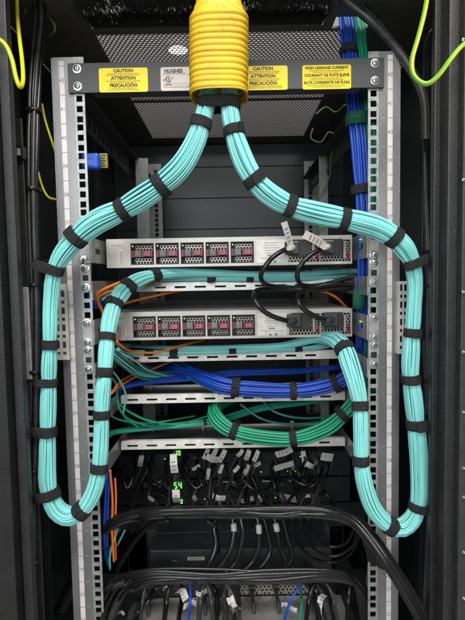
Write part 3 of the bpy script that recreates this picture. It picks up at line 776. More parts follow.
wire('fibre_lead', [(312,290,.10),(325,292,.11),(337,298,.12),(348,309,.14)], .0023, 'orange', 'orange fibre lead dipping behind the right power cords', 'fibre lead', 'orange fibre leads')
wire('fibre_lead', [(102,398,.05),(128,381,.14),(142,374,.17),(160,366,.20),(185,356,.26)], .0023, 'orange', 'orange fibre lead rising above the blue leads on the left', 'fibre lead', 'orange fibre leads')
wire('fibre_lead', [(99,404,.03),(113,392,.07),(118,384,.10),(128,377,.15),(150,368,.22)], .0022, 'orange', 'short orange fibre lead fanning out beside the lower aqua bundle', 'fibre lead', 'orange fibre leads')
bundle('fibre_bundle', [(112,352,.05,7),(125,362,.09,9),(140,371,.14,10),(160,374,.19,9),(195,373,.28,8),(240,378,.36,7)], 6, .0016, ['aqua_dark', 'teal_green', 'aqua'], 'loose teal fibre leads sagging under the second tray on the left', 'cable bundle', wob=1.2)
bundle('fibre_bundle', [(113,302,.04,7),(108,316,.05,8),(104,335,.055,9),(102,360,.06,9),(100,400,.06,9)], 6, .0017, ['aqua', 'aqua_dark', 'teal_green'], 'dark teal leads hidden behind the left aqua bundle', 'cable bundle', wob=1.0)

# blue bundle across the third tray
bundle('network_bundle', [(108,393,.08,6),(118,388,.12,7,.8),(150,382,.17,9,.6),(195,378,.20,12,.6),(240,373,.22,12,.6),(300,371,.24,10,.6),(345,366,.27,9,.6),(372,360,.33,8,.6)], 12, .0026, 'blue', 'loose blue network cables lying on the back of the third tray', 'cable bundle', wob=1.0, group='blue network cables')
bundle('network_bundle', [(120,352,.42,7),(150,362,.32,8),(175,370,.22,11),(192,373,.17,14),(208,380,.13,17),(225,386,.115,19),(250,389,.11,18),(295,390.5,.105,16),(325,386,.10,17),(345,378,.09,17),(358,366,.09,15),(362,352,.10,13)], 16, .0027, 'blue', 'strapped blue network bundle sagging over the third tray', 'cable bundle', [(236,388),(295,391),(335,382.5)], wob=.6, group='blue network cables')
bundle('network_bundle', [(140,350,.42,6),(165,358,.30,8),(184,367,.20,13),(200,378,.16,14),(222,392,.135,8)], 6, .0026, ['blue', 'blue', 'teal_green'], 'blue leads dropping from the second tray behind the blue bundle', 'cable bundle', wob=1.0)
# green bundle across the lowest tray
bundle('network_bundle', [(106,437,.06,5),(116,432,.11,7,.8),(150,428,.16,9,.6),(190,424,.18,10,.6),(222,419,.19,11,.6),(262,408,.22,10,.6),(310,402,.24,8,.6),(350,396,.27,7,.6),(375,390,.33,7,.6)], 9, .0026, ['green', 'teal_green'], 'loose green network cables lying along the back of the lowest tray', 'cable bundle', [(205,421)], wob=1.0, tie=True)
bundle('network_bundle', [(275,392,.36,6),(252,394,.28,8),(232,399,.22,10),(221,404,.18,13),(214,410,.14,15),(219,421,.12,17),(234,431,.11,17),(262,437,.105,16),(295,438,.10,16),(325,428,.095,17),(344,413,.09,17),(358,397,.09,16),(364,380,.09,14)], 15, .0027, 'green', 'strapped green network bundle sagging in a loop over the lowest tray', 'cable bundle', [(236,432),(295,438),(343,414)], wob=.6)
for i, (rows, lb) in enumerate([
  ([(104,372,.05),(115,382,.09),(117,396,.10),(120,410,.10),(130,420,.12),(150,426,.15),(175,428,.17)], 'green lead arching down beside the left end of the third tray'),
  ([(103,394,.05),(117,403,.10),(131,413,.125),(150,421,.14),(178,424,.17),(215,414,.2)], 'thin green lead curving past the left end of the third tray'),
  ([(240,404,.2),(262,419,.19),(290,424,.2),(325,421,.22),(365,412,.27)], 'dark green lead looping on the back of the lowest tray'),
  ([(262,400,.22),(275,412,.2),(300,418,.2),(330,416,.22),(368,405,.27)], 'dark green lead crossing behind the green bundle on the right')]):
    wire('network_cable', rows, .0023, ['teal_green', 'green', 'teal_green', 'teal_green'][i], lb, 'network cable', 'single green leads')

# ------------------------------------------------------------------ right: blue and green uplinks coming through the roof
bundle('network_bundle', [(341,-14,.10,12),(345,15,.095,14),(348,40,.09,16),(351,75,.08,17),(355,110,.065,17),(359,150,.05,17),(362,190,.045,16),(364,225,.045,15),(364,270,.05,14),(362,330,.07,13),(362,360,.09,13)], 14, .0028, 'blue', 'blue network bundle hanging from the roof behind the right rail', 'cable bundle', [(348,50),(361,188)], wob=.5)
bundle('network_bundle', [(352,-14,.11,10),(357,10,.105,14),(361,40,.095,15),(365,75,.08,14),(369,110,.06,14),(372,150,.05,13),(373,200,.05,13),(372,260,.055,13),(368,300,.065,13),(366,350,.08,12),(366,382,.09,12)], 11, .0028, 'green', 'green network bundle hanging from the roof behind the right rail', 'cable bundle', [], wob=.5)
gp = P(357, 120, .06)
mb = MB(); n = 36; rg = []
for rx, z in ((.017, -.0105), (.0185, -.0105), (.019, 0), (.0185, .0105), (.017, .0105)):
    rg.append([Vector((gp.x + rx * 1.05 * math.cos(j*6.28318/n), gp.y + rx * math.sin(j*6.28318/n), gp.z + z + .0006*math.sin(j*.7))) for j in range(n)])
mb.add([p for r in rg for p in r], [(q*n+j, q*n+(j+1) % n, (q+1)*n+(j+1) % n, (q+1)*n+j) for q in range(4) for j in range(n)], 0, True)
props(mb.build('hook_and_loop_strap', 'velcro_green'), 'green strap around the blue bundle beside the right rail', 'strap', 'green straps')
gp = P(359, 299, .045)
mb = MB(); rg = []
for rx, z in ((.008, -.017), (.0095, -.017), (.010, 0), (.0095, .017), (.008, .017)):
    rg.append([Vector((gp.x + rx * 1.1 * math.cos(j*6.28318/n) + z * .05, gp.y + rx * .8 * math.sin(j*6.28318/n), gp.z + z)) for j in range(n)])
mb.add([p for r in rg for p in r], [(q*n+j, q*n+(j+1) % n, (q+1)*n+(j+1) % n, (q+1)*n+j) for q in range(4) for j in range(n)], 0, True)
props(mb.build('hook_and_loop_strap', 'velcro_green'), 'green strap beside the right rail between the two switches', 'strap', 'green straps')
# latch boxes and glowing lights on the right brackets
for i, (px, py, lb) in enumerate(((364, 245, 'upper'), (364, 327, 'lower'))):
    q = P(px, py, .03); t = thing('blue_clip', (q.x, q.y, q.z - .006), '%s blue plastic clip with a green light beside the right rail' % lb, 'clip', 'blue clips on the right brackets')
    MB().box((q.x - .007, q.y, q.z - .006), (q.x + .007, q.y + .012, q.z + .006)).build('clip_body', 'blue_plastic', t, .001)
    q = P(px - 3, py - 5.5, .03); MB().box((q.x - .0025, q.y - .001, q.z - .0012), (q.x + .0025, q.y + .002, q.z + .0012)).build('status_light', 'led_green', t)
q = P(91, 160.5, .022); t = thing('blue_connector', (q.x, q.y, q.z - .013), 'blue plastic connector with a yellow label behind the left rail', 'connector')
MB().box((q.x - .017, q.y, q.z - .013), (q.x + .012, q.y + .018, q.z + .013)).build('shell', 'blue_plastic', t, .004)
q = P(103.5, 160.5, .05); mb = MB().box((q.x - .0065, q.y, q.z - .012), (q.x + .0065, q.y + .006, q.z + .012), 0)
for i in range(5): mb.box((q.x - .0045, q.y - .0004, q.z - .0095 + i*.0042), (q.x + .004 - .002*(i % 2), q.y - .00005, q.z - .0078 + i*.0042), 1)
mb.build('yellow_label', ['ground_shaded', 'ink'], t)
q = P(95, 302, .05); t = thing('blue_connector', (q.x, q.y, q.z - .014), 'blue plastic connector behind the left rail between the two switches', 'connector')
MB().box((q.x - .014, q.y, q.z - .012), (q.x + .012, q.y + .02, q.z + .014)).box((q.x - .006, q.y - .004, q.z - .006), (q.x + .006, q.y - .0001, q.z + .006)).build('shell', 'blue_plastic', t, .003)

# ------------------------------------------------------------------ side cable lanes
bundle('power_bundle', [(38,-10,.02,14),(41,20,.01,15),(37,60,.0,15),(34,110,-.02,15),(33,170,-.04,14),(34,230,-.05,14),(36,290,-.052,14),(36,350,-.052,14),(35,420,-.052,15),(34,500,-.052,15),(34,560,-.052,14),(35,640,-.052,14)], 9, .0034, ['rubber', 'rubber_matt'], 'black cables running down the left side lane of the rack', 'cable bundle', [(34,112),(33,190),(36,286),(36,372),(35,468),(34,560)], wob=.35, tie=True, strap_mat='rubber', group='black side lane cables')
bundle('power_bundle', [(425,150,.0,6),(427,210,-.01,9),(429,270,-.02,10),(429,340,-.03,10),(429,420,-.035,10),(430,500,-.035,9),(428,560,-.03,8),(424,640,-.02,8)], 6, .0034, ['rubber', 'rubber_matt'], 'black cables running down the right side lane of the rack', 'cable bundle', [(428,283),(429,380)], wob=.35, tie=True, strap_mat='rubber', group='black side lane cables')
wire('flex_conduit', [(428,330,-.01),(425,300,-.01),(424,340,-.01),(426,400,-.01)][2:] + [(425,460,-.01)], .0035, 'rubber_matt', 'short black conduit behind the right aqua bundle', 'conduit')
# corrugated black hose crossing the top right corner
pts = pxpath([(322,-22,.02),(345,0,.02),(372,22,.015),(395,47,.0),(412,72,-.01),(424,100,-.02),(426,140,-.02)], .0016)
t = thing('flex_conduit', pts[-1], 'black hose curving down across the top right corner', 'conduit')
MB().tube(pts, [.0070 + .0003 * (i % 3 == 0) for i in range(len(pts))], 12).build('hose', 'rubber_matt', t)
pts = pxpath([(330,-28,.04),(352,-4,.04),(380,22,.03),(402,52,.015),(416,80,.0),(423,120,-.01)], .004)
wire('power_cable', [(330,-28,.04),(352,-4,.04),(380,22,.03),(402,52,.015),(416,80,.0),(423,120,-.01)], .004, 'rubber', 'thin black cable running beside the black hose at the top right', 'cable')

def ground_wire(rows, r, label, ins='ground_yellow'):
    """yellow wire with a green stripe along one flank"""
    pts = pxpath(rows, .003); root = thing('ground_wire', min(pts, key=lambda p: p.z), label, 'ground wire', 'yellow and green ground wires')
    MB().tube(pts, r, 12).build('insulation', ins, root)
    fr = frames(pts); mb = MB(); n = len(pts)
    for p, (T, N, B) in zip(pts, fr):
        e = Vector((-.8, -.45, -.25)); e = (e - T * e.dot(T)).normalized(); g = T.cross(e)
        for a in (-.75, -.28, .28, .75): mb.v.append(tuple(p + (e * math.cos(a) + g * math.sin(a)) * (r * 1.03)))
    for i in range(n - 1):
        for q in range(3): mb.f.append([i*4+q, i*4+q+1, (i+1)*4+q+1, (i+1)*4+q]); mb.m.append(0); mb.sm.append(True)
    mb.build('green_stripe', 'ground_green', root)
ground_wire([(-60,70,-.13),(-30,40,-.135),(-12,36,-.135),(-2,39,-.135),(6,46,-.135),(12,60,-.135),(16,78,-.133),(20,87,-.13),(23,80,-.11),(22,60,-.09),(19,35,-.06),(17,10,-.05),(17,-15,-.05),(19,-45,-.03)], .0029, 'bright yellow-green ground wire looping at the top left edge')
ground_wire([(430,-60,-.12),(428,-14,-.13),(425,10,-.13),(418,38,-.135),(412,60,-.14),(414,76,-.145),(426,84,-.15),(438,76,-.155),(450,60,-.16),(462,46,-.16),(478,36,-.16),(505,40,-.155),(530,75,-.145)], .0030, 'bright yellow-green ground wire hanging in a deep curve at the top right')
ground_wire([(26,-14,.03),(27,0,.03),(25,14,.03)], .0022, 'short yellow-green ground wire at the very top left', 'ground_shaded')
ground_wire([(40,-14,.05),(41,4,.05),(48,16,.05),(55,26,.05),(52,34,.06),(43,36,.08)], .0020, 'thin yellow-green ground wire hooking under the roof at the top left', 'ground_shaded')
ground_wire([(62,-14,.06),(65,2,.06),(70,14,.06)], .0020, 'thin yellow-green ground wire stub left of the roof brush', 'ground_shaded')
ground_wire([(42,104,.02),(45,120,.02),(52,142,.02),(58,160,.03)], .0020, 'thin yellow ground wire slanting behind the left rail near the top')
ground_wire([(38,172,.02),(42,186,.02),(48,197,.02),(58,200,.03)], .0020, 'thin yellow-green ground wire curving behind the left rail below the slanting one')
ground_wire([(316,114,.30),(326,107,.30),(336,112,.30),(345,105,.25),(352,108,.2)], .0016, 'shade-painted yellow ground wire wriggling under the roof beside the blue bundle', 'ground_shaded')
ground_wire([(313,128,.34),(311,138,.34),(321,142,.34),(329,132,.34),(337,138,.33),(334,148,.34),(331,158,.36),(330,175,.38),(322,192,.39),(313,203,.39),(313,224,.39),(320,229,.39),(327,222,.39)], .0016, 'shade-painted yellow ground wire hanging down the right rear post', 'ground_shaded')

# slotted brackets and strips in the side lanes
def slot_bracket(px0, px1, py0, py1, Y, label, mt='galvanised'):
    a, b = P(px0, py1, Y), P(px1, py0, Y); root = thing('slotted_bracket', (a.x, Y, a.z), label, 'bracket', 'slotted side brackets')
    zs = [a.z]; hs = set(); z = a.z + .008; i = 0
    while z + .011 < b.z - .004:
        hgt = .0105 if i % 2 else .005
        zs += [z, z + hgt]; hs.add(len(zs) - 2); z += hgt + .006; i += 1
    zs.append(b.z); w_ = b.x - a.x
    MB().plate([a.x, a.x + w_*.22, a.x + w_*.42, a.x + w_*.58, a.x + w_*.82, b.x], zs, lambda i, j: (i in (1, 3)) and j in hs, Y, Y + .002).build('slotted_plate', mt, root)
    MB().box((a.x, Y + .0021, a.z), (a.x + .002, Y + .05, b.z)).build('flange', mt, root)
slot_bracket(54, 66.5, 284, 360, -.012, 'pale slotted bracket behind the left aqua bundle', 'bracket_pale')
slot_bracket(397.5, 409, 281, 354, -.012, 'pale slotted bracket behind the right aqua bundle', 'bracket_pale')
q0, q1 = P(20, 380, -.062), P(28, 287, -.062)
t = thing('power_strip', (q0.x, q0.y, q0.z), 'grey perforated metal strip standing in the left side lane', 'metal strip')
MB().box((q0.x, q0.y, q0.z), (q1.x, q0.y + .0035, q1.z)).build('housing', 'pdu_grey', t, .0015)
for i in range(11):
    z = q0.z + .008 + i * (q1.z - q0.z - .016) / 10; MB().box((q0.x + .0035, q0.y - .0004, z - .002), (q0.x + .0075, q0.y - .00005, z + .002)).build('slot', 'port_black', t)
for i, (px, py) in enumerate(((17.5, 152), )):
    q = P(px, py, -.066); t = thing('latch_catch', (q.x, q.y, q.z), 'small black catch on the left front post', 'catch')
    MB().box((q.x - .004, q.y, q.z - .009), (q.x + .008, q.y + .012, q.z + .009)).build('catch_body', 'rubber', t, .001); MB().box((q.x, q.y - .002, q.z - .005), (q.x + .0045, q.y - .0001, q.z + .005)).build('catch_plate', 'pdu_grey', t)
q = P(431.5, 488, -.058); t = thing('white_tag', (q.x, q.y, q.z), 'small white tag on the right front post beside the aqua loop', 'tag')
MB().box((q.x - .003, q.y, q.z - .013), (q.x + .002, q.y + .003, q.z + .013)).build('tag_plate', 'paper', t, .0005)

# ------------------------------------------------------------------ dark gear below the trays
def tube_part(rows, r, name, mt, root, sides=8, ds=.004): return MB().tube(pxpath(rows, ds), r, sides).build(name, mt, root)
def dark_switch(py0, py1, Y, label, seed):
    a, b = P(118, py1, Y), P(350, py0, Y); z0, z1 = P(232, py1, Y).z, P(232, py0, Y).z
    root = thing('dark_switch', ((a.x + b.x)/2, Y, z0), label, 'network switch', 'black switches behind the paper tags')
    xs = [a.x]; hs = set(); x = a.x + .05; i = 0
    while x + .012 < b.x - .05:
        xs += [x, x + .0115]; hs.add(len(xs) - 2); x += .0140 + (.006 if i % 6 == 5 else 0); i += 1
    xs.append(b.x); zc = (z0 + z1) / 2
    MB().plate(xs, [z0, zc - .014, zc - .003, zc + .003, zc + .014, z1], lambda i, j: j in (1, 3) and i in hs, Y, Y + .004).build('port_face', 'gear_dark', root)
    MB().box((a.x, Y + .0042, z0), (b.x, Y + .30, z1)).build('chassis', 'gear_dark', root)
    rnd = random.Random(seed)
    for i in range(7):
        x = rnd.uniform(a.x + .06, b.x - .06); z = zc + rnd.choice((-.017, .017))
        MB().box((x, Y - .0008, z - .0008), (x + .0022, Y - .0001, z + .0008)).build('status_light', 'led_digit', root)
    for px in (233, 273, 300):                       # pale cable hooks on the lower edge
        q = P(px, py1 - 1, Y - .03)
        MB().box((q.x - .024, q.y, z0 + .001), (q.x, q.y + .0015, z0 + .003)).box((q.x + .0001, q.y, z0 - .006), (q.x + .002, q.y + .0015, z0 + .003)).box((q.x - .002, q.y + .0016, z0 + .0012), (q.x, Y - .0002, z0 + .0028)).build('cable_hook', 'gear_silver', root)
    return root
dark_switch(453, 477, .27, 'upper black switch with paper-tagged cables, right under the lowest tray', 5)
dark_switch(479, 503, .27, 'lower black switch with paper-tagged cables, above the black power bundle', 9)
a, b = P(100, 526, .285), P(366, 450, .285)
props(MB().box((a.x, .5725, BOT + .3), (b.x, .576, b.z)).box((a.x, .285, P(232, 528, .285).z), (b.x, .29, P(232, 504.5, .285).z)).build('dark_backing', 'gear_dark'), 'added black backing sheet behind the thick black cable bundle', 'dark backing')  # dark backdrop added so the gaps behind the gear read black

def readout(px, py, txt, size, label, small=None):
    q = P(px, py, .14); root = thing('digital_readout', (q.x, q.y, q.z - .009), label, 'digital readout', 'green digital readouts')
    MB().box((q.x - size * .75 * len(txt) / 2, q.y, q.z - size * .62), (q.x + size * .68 * len(txt) / 2, q.y + .012, q.z + size * .62)).build('housing', 'gear_dark', root, .001)
    seg = {'0': 'abcdef', '1': 'bc', '5': 'acdfg', '4': 'bcfg', '8': 'abcdefg'}
    w_, h_, t = size * .5, size, size * .13
    x = q.x - len(txt) * (w_ + t * 1.6) / 2
    for ch in txt:
        z = q.z; y = q.y - .0004; mb = MB()
        B_ = lambda x0, z0, x1, z1: mb.box((x0, y - .0003, z0), (x1, y + .0002, z1))
        for s_ in seg[ch]:
            if s_ == 'a': B_(x + t, z + h_/2 - t, x + w_ - t, z + h_/2)
            if s_ == 'g': B_(x + t, z - t/2, x + w_ - t, z + t/2)
            if s_ == 'd': B_(x + t, z - h_/2, x + w_ - t, z - h_/2 + t)
            if s_ == 'b': B_(x + w_ - t, z + t/2, x + w_, z + h_/2 - t/2)
            if s_ == 'c': B_(x + w_ - t, z - h_/2 + t/2, x + w_, z - t/2)
            if s_ == 'f': B_(x, z + t/2, x + t, z + h_/2 - t/2)
            if s_ == 'e': B_(x, z - h_/2 + t/2, x + t, z - t/2)
        mb.build('digit', 'led_digit', root); x += w_ + t * 1.6
readout(178, 453, '10', .0095, 'dim green readout just below the lowest tray on the left')
readout(178.5, 485.5, '54', .0125, 'bright green readout showing 54 above a white tag')
readout(182, 501.5, '0', .0085, 'small green zero readout just above the thick black bundle')

def ordinal(i):
    L = 'first second third fourth fifth sixth seventh eighth ninth tenth eleventh twelfth thirteenth fourteenth fifteenth sixteenth seventeenth eighteenth nineteenth twentieth'.split()
    if i < 20: return L[i]
    n = i + 1; return '%s-%s' % ({2: 'twenty', 3: 'thirty', 4: 'forty'}[n // 10], L[n % 10 - 1]) if n % 10 else {3: 'thirtieth', 4: 'fortieth'}[n // 10]
tags = [ # px, py, length, width, angle from vertical (deg), brightness row
 (141,461,12,5,12,0),(174,463.5,19,7.5,-4,0),(196,467.5,9,4,62,0),(206,454,13,4.5,24,0),(212.5,458,13,6.5,-70,0),(214,453,12,5,30,0),(222,456,16,5,26,0),(221,469,10,4,22,0),(208,474,11,4,12,0),
 (240,453,9,4,40,0),(247.5,455,12,5,18,0),(256,456,12,4.5,24,0),(246,470,12,4.5,24,0),(257,464,8,4.5,70,0),(236.5,469,8,4,45,0),(284,452,18,6.5,68,0),(284,466,21,7,80,0),(304,459,16,5,-6,0),(310,465,9,5,-60,0),(327,457,13,9,-78,0),
 (151,499,8,4,-45,1),(176.5,496,14,8,-3,1),(195,498,6,4,-40,1),(219,497,14,5,-72,1),(247,499.5,14,5,72,1),(260,498.5,8,5,15,1),(288,497.5,20,7.5,-82,1),(309,495.5,10,3.5,85,1)]
for row in (0, 1):
    for i, (px, py, ln, wd, ang, _) in enumerate(sorted(t for t in tags if t[5] == row)):
        Y = .215 + random.uniform(-.025, .02)
        if px in (174, 176.5): Y = .138
        c = P(px, py, Y); s_ = px_m(Y)
        root = thing('tagged_cable', (c.x, Y, c.z), '%s white paper tag from the left in the %s row of tagged black cables' % (ordinal(i).capitalize(), 'upper' if row == 0 else 'lower'), 'tagged cable', 'black cables with white paper tags')
        A = math.radians(ang); D = Vector((math.sin(A), random.uniform(-.25, .25), math.cos(A))).normalized() * (ln * s_ / 2); S = Vector((math.cos(A), random.uniform(-.3, .3), -math.sin(A))).normalized() * (wd * s_ / 2)
        k = random.uniform(-.004, .004); mid = c + Vector((0, -.004 + k, 0)); th = Vector((0, .0009, 0))
        vs_ = [c - D - S, c - D + S, mid + S, mid - S, c + D + S * .95, c + D - S * .95]
        mb = MB(); mb.add(vs_ + [v + th for v in vs_], [(0,1,2,3),(3,2,4,5),(7,6,9,8),(8,9,11,10),(0,6,7,1),(4,10,11,5),(1,7,8,2),(0,3,9,6),(2,8,10,4),(3,5,11,9)])
        for q in range(3):
            t0 = -.65 + q * .42; u = c + D * t0 + Vector((0, -.0046 + k + .004*abs(t0), 0)); mb.add([u - S*.6, u + S*random.uniform(.1, .7), u + S*.6 + D*.12, u - S*.6 + D*.12], [(0,1,2,3)], 1)
        mb.build('paper_tag', ['paper', 'print_grey'], root)
        up = c + D
        MB().tube([p for p, _ in spline([(up + Vector((random.uniform(-.01,.01), .075, random.uniform(.0,.02))),), (up + Vector((0, .03, .008)),), (up + Vector((0, .006, 0)),), (c + Vector((0, .008, 0)),), (c - D * 1.2 + Vector((0, .008, -.004)),), (c - D * 1.2 + Vector((random.uniform(-.02,.02), .02, -.045)),)], .004)], .0028, 7).build('cable', 'rubber_matt', root)

# thick black power bundles
bundle('power_bundle', [(60,610,.10,15),(84,562,.08,15),(100,535,.06,15),(120,519,.045,15,.9),(150,513,.035,14.5),(190,512,.03,14.5),(230,512,.03,14.5),(280,512,.025,14.5),(322,512,.01,15),(350,518,-.015,16),(370,537,-.04,17),(388,562,-.06,17),(406,590,-.07,17),(424,622,-.075,17),(436,655,-.075,17)], 8, .0062, ['rubber', 'rubber', 'rubber_matt'], 'thick black power bundle crossing below the tags and dropping over the right rail', 'cable bundle', [(165,512),(208,512),(259,512),(302,512)], wob=.45, tie=True, strap_mat='rubber', group='thick black power bundles', sides=10)
bundle('power_bundle', [(70,660,.06,14),(88,612,.05,14),(102,590,.04,14),(122,580,.035,14),(150,577.5,.03,13.5),(215,577.5,.03,13),(270,578,.03,12),(320,576,.03,12),(345,577,.03,12),(358,583,.03,12),(366,600,.03,12),(372,640,.03,12)], 6, .0060, ['rubber', 'rubber', 'rubber_matt'], 'thick black power bundle running across the bottom of the rack', 'cable bundle', [(134,578),(194,578),(209,578)], wob=.45, tie=True, strap_mat='rubber', group='thick black power bundles', sides=10)
for i, rows in enumerate([
  [(216,516,.06),(214,528,.05),(216,545,.04),(210,562,.03),(200,574,.03)], [(232,516,.06),(234,530,.05),(231,548,.04),(224,562,.035),(212,575,.03)],
  [(240,516,.06),(243,532,.05),(240,550,.045),(234,565,.04),(222,576,.03)], [(257,516,.06),(259,530,.05),(258,550,.045),(250,565,.04),(238,576,.03)],
  [(263,516,.07),(268,535,.06),(270,552,.055),(262,566,.045),(250,576,.04)], [(274,516,.06),(277,530,.05),(280,548,.05),(286,562,.045),(280,576,.04)],
  [(282,516,.07),(288,540,.06),(292,555,.055),(288,566,.05),(276,577,.04)]]):
    pts = pxpath(rows, .004); root = thing('power_cable', pts[-1], '%s black cable from the left hanging between the two black bundles' % ordinal(i).capitalize(), 'power cable', 'black cables hanging between the bundles')
    MB().tube(pts, .0048, 9).build('cable', 'rubber', root)
    if i in (1, 3, 5):
        k = next(j for j, p in enumerate(pts) if proj(p)[1] > 523); MB().tube(pts[k:k+4], .0054, 9).build('white_sleeve', 'paper', root)
for i, (rows, lb) in enumerate([
  ([(300,518,.06),(304,535,.07),(318,552,.08),(336,556,.08),(352,546,.07),(358,530,.05)], 'outer black loop sagging under the right end of the black bundle'),
  ([(308,518,.07),(314,534,.08),(328,546,.09),(345,544,.08),(355,528,.06)], 'inner black loop sagging under the right end of the black bundle'),
  ([(292,518,.07),(296,540,.09),(312,558,.10),(334,562,.10),(350,554,.08),(360,536,.05)], 'lowest black loop sagging under the right end of the black bundle')]):
    wire('power_cable', rows, .0030, 'rubber', lb, 'power cable', 'black loops under the bundle')
for i, (rows, lb) in enumerate([
  ([(170,520,.05),(152,524,.06),(140,535,.07),(128,552,.08),(116,572,.08)], 'black cable arching left from the black bundle down towards the left rail'),
  ([(206,520,.05),(214,526,.05),(217,540,.06),(218,552,.09)], 'short black cable bending down over the black server')]):
    wire('power_cable', rows, .0046, 'rubber', lb, 'power cable')

# black server under the bundle
Y = .15; z1 = P(232, 549, Y).z; z0 = P(232, 571, Y).z; x0, x1 = P(150, 555, Y).x, P(332, 555, Y).x
srv = thing('rack_server', ((x0+x1)/2, Y, z0), 'black flat server with a small white label between the two black bundles', 'server')
MB().box((x0, Y, z0), (x1, .29, z1 - .0012)).build('chassis', 'gear_dark', srv, .0015)
ym = Y + (.29 - Y) * .45
MB().box((x0 + .001, Y + .001, z1 - .0011), (x1 - .001, ym, z1)).build('lid', 'gear_dark', srv, .0004)
MB().box((x0 + .001, ym + .0025, z1 - .0011), (x1 - .001, .289, z1)).build('lid', 'gear_dark', srv, .0004)
q = P(196, 558.5, Y); mb = MB().box((q.x - .0175, Y - .0006, q.z - .0035), (q.x + .0175, Y - .0001, q.z + .0035))
for i in range(12): mb.box((q.x - .014 + i*.0023, Y - .0008, q.z - .0012), (q.x - .0127 + i*.0023, Y - .0005, q.z + .0010 + .0006*(i % 3)), 1)
mb.build('white_label', ['paper', 'ink_grey'], srv)
q = P(158, 561, Y); MB().box((q.x - .010, Y - .002, q.z - .007), (q.x + .008, Y - .0001, q.z + .007)).box((q.x - .006, Y - .0024, q.z - .004), (q.x + .004, Y - .0021, q.z + .003), 1).build('socket', ['gear_dark', 'port_black'], srv, .0008)
q = P(172, 561, Y); MB().box((q.x, Y - .0006, q.z), (q.x + .010, Y - .0001, q.z + .0015)).build('mark', 'ink_grey', srv)

# silver gear at the very bottom
def low_server(pxa, pxb, label, strip=True, mt='gear_grey'):
    Y0, Y1 = -.03, .10; zt = P(232, 596, Y1).z; xa, xb = P(pxa, 597, Y1).x, P(pxb, 597, Y1).x
    root = thing('rack_server', ((xa+xb)/2, Y0, zt - .09), label, 'server', 'silver-grey gear at the bottom')
    MB().box((xa, Y0, zt - .09), (xb, Y1, zt)).build('chassis', mt, root, .002)
    zs = P(232, 585, Y1).z
    if strip:
        MB().box((xa, Y1 + .004, zt - .05), (xb, Y1 + .05, zs)).build('rear_module', 'port_black', root)
        MB().hexplate(xa + .001, xb - .001, zt + .001, zs - .0005, .0078, Y1 + .001, Y1 + .0035, 'xzy', .62).build('perforated_strip', 'honeycomb', root)
        for i in range(6):
            x = xa + (xb - xa) * (i + .5) / 6; MB().tube([Vector((x, Y1 + .001, zt + .010)), Vector((x, Y1 - .006, zt + .010))], .0035, 10).build('coax_socket', 'honeycomb', root)
    else:
        MB().box((xa, Y1 + .004, zt - .05), (xb, Y1 + .05, zs)).build('rear_module', 'gear_dark', root)
        for i in range(3):
            x = xa + (xb - xa) * (i + .5) / 3; MB().box((x - .008, Y1, zt + .002), (x + .008, Y1 + .0038, zs - .003)).box((x - .005, Y1 - .0004, zt + .005), (x + .005, Y1 - .0001, zs - .007), 1).build('socket', ['gear_dark', 'port_black'], root)
    n_ = 5 if strip else 3
    for i in range(7): # vent slots near the front of the lid
        x = xa + (xb - xa) * (.42 + i * .022); MB().box((x, Y0 + .030, zt + .0001), (x + .002, Y0 + .062, zt + .0005)).build('vent_slot', 'port_black', root)
    return root
low_server(146, 180, 'narrow grey server lid at the bottom, left of the blue lead', False)
low_server(184, 224, 'grey server lid at the bottom behind the crumpled white tags', False)
low_server(240, 318, 'wide grey server lid at the bottom with a pale perforated strip behind', True)
q0 = P(333, 598, .18); q1 = P(342, 598, .18)
t = thing('slide_rail', (q0.x, .03, q0.z - .03), 'bright steel slide rail at the bottom right of the rack', 'slide rail')
MB().box((q0.x, .02, q0.z - .03), (q1.x, .19, q0.z)).build('rail_body', 'gear_silver', t, .001); MB().box((q0.x + .004, .02, q0.z + .0001), (q0.x + .006, .19, q0.z + .004)).build('rail_lip', 'gear_silver', t)
q0 = P(346, 590, .15); t = thing('side_guide', (q0.x, .03, q0.z - .1), 'black metal side guide at the bottom right beside the slide rail', 'side guide')
MB().box((q0.x, .0, q0.z - .10), (q0.x + .030, .25, q0.z + .004)).build('guide_body', 'gear_dark', t, .002); MB().box((q0.x - .004, .0, q0.z - .02), (q0.x - .0001, .25, q0.z)).build('guide_lip', 'gear_dark', t, .001)
a, b = P(95, 640, .30), P(372, 560, .30)
props(MB().box((a.x, .30, BOT + .01), (b.x, .305, P(232, 572, .30).z)).build('dark_backing', 'gear_dark'), 'added black sheet closing the rack behind the grey server lids', 'dark backing')  # added dark backing that keeps the space behind the lids black
MB().box((-SIDE, -.06, BOT - .02), (SIDE, .82, BOT - .001)).build('base_plate', 'panel_dark', rack)

wire('network_cable', [(190,578,.03),(190.5,592,.03),(189.5,606,.03),(188,628,.03)], .0024, 'blue', 'blue lead hanging straight down at the bottom centre', 'network cable', 'leads at the bottom')
wire('network_cable', [(303,578,.03),(298,588,.03),(290,602,.03),(282,628,.03)], .0024, 'blue', 'blue lead slanting across the perforated strip at the bottom right', 'network cable', 'leads at the bottom')
wire('network_cable', [(298,584,.04),(301,594,.06),(301.5,606,.07),(298,630,.06)], .0026, 'green', 'green lead hanging in front of the wide grey server lid', 'network cable', 'leads at the bottom')
wire('network_cable', [(367,535,.05),(369,555,.05),(368,580,.05),(363,600,.05),(362,630,.05)], .0032, 'green', 'green cable hanging beside the right rail near the bottom', 'network cable', 'leads at the bottom')
wire('network_cable', [(370,535,.06),(372,560,.06),(372,590,.06),(368,630,.06)], .0026, 'blue', 'dark blue cable hanging beside the right rail near the bottom', 'network cable', 'leads at the bottom')
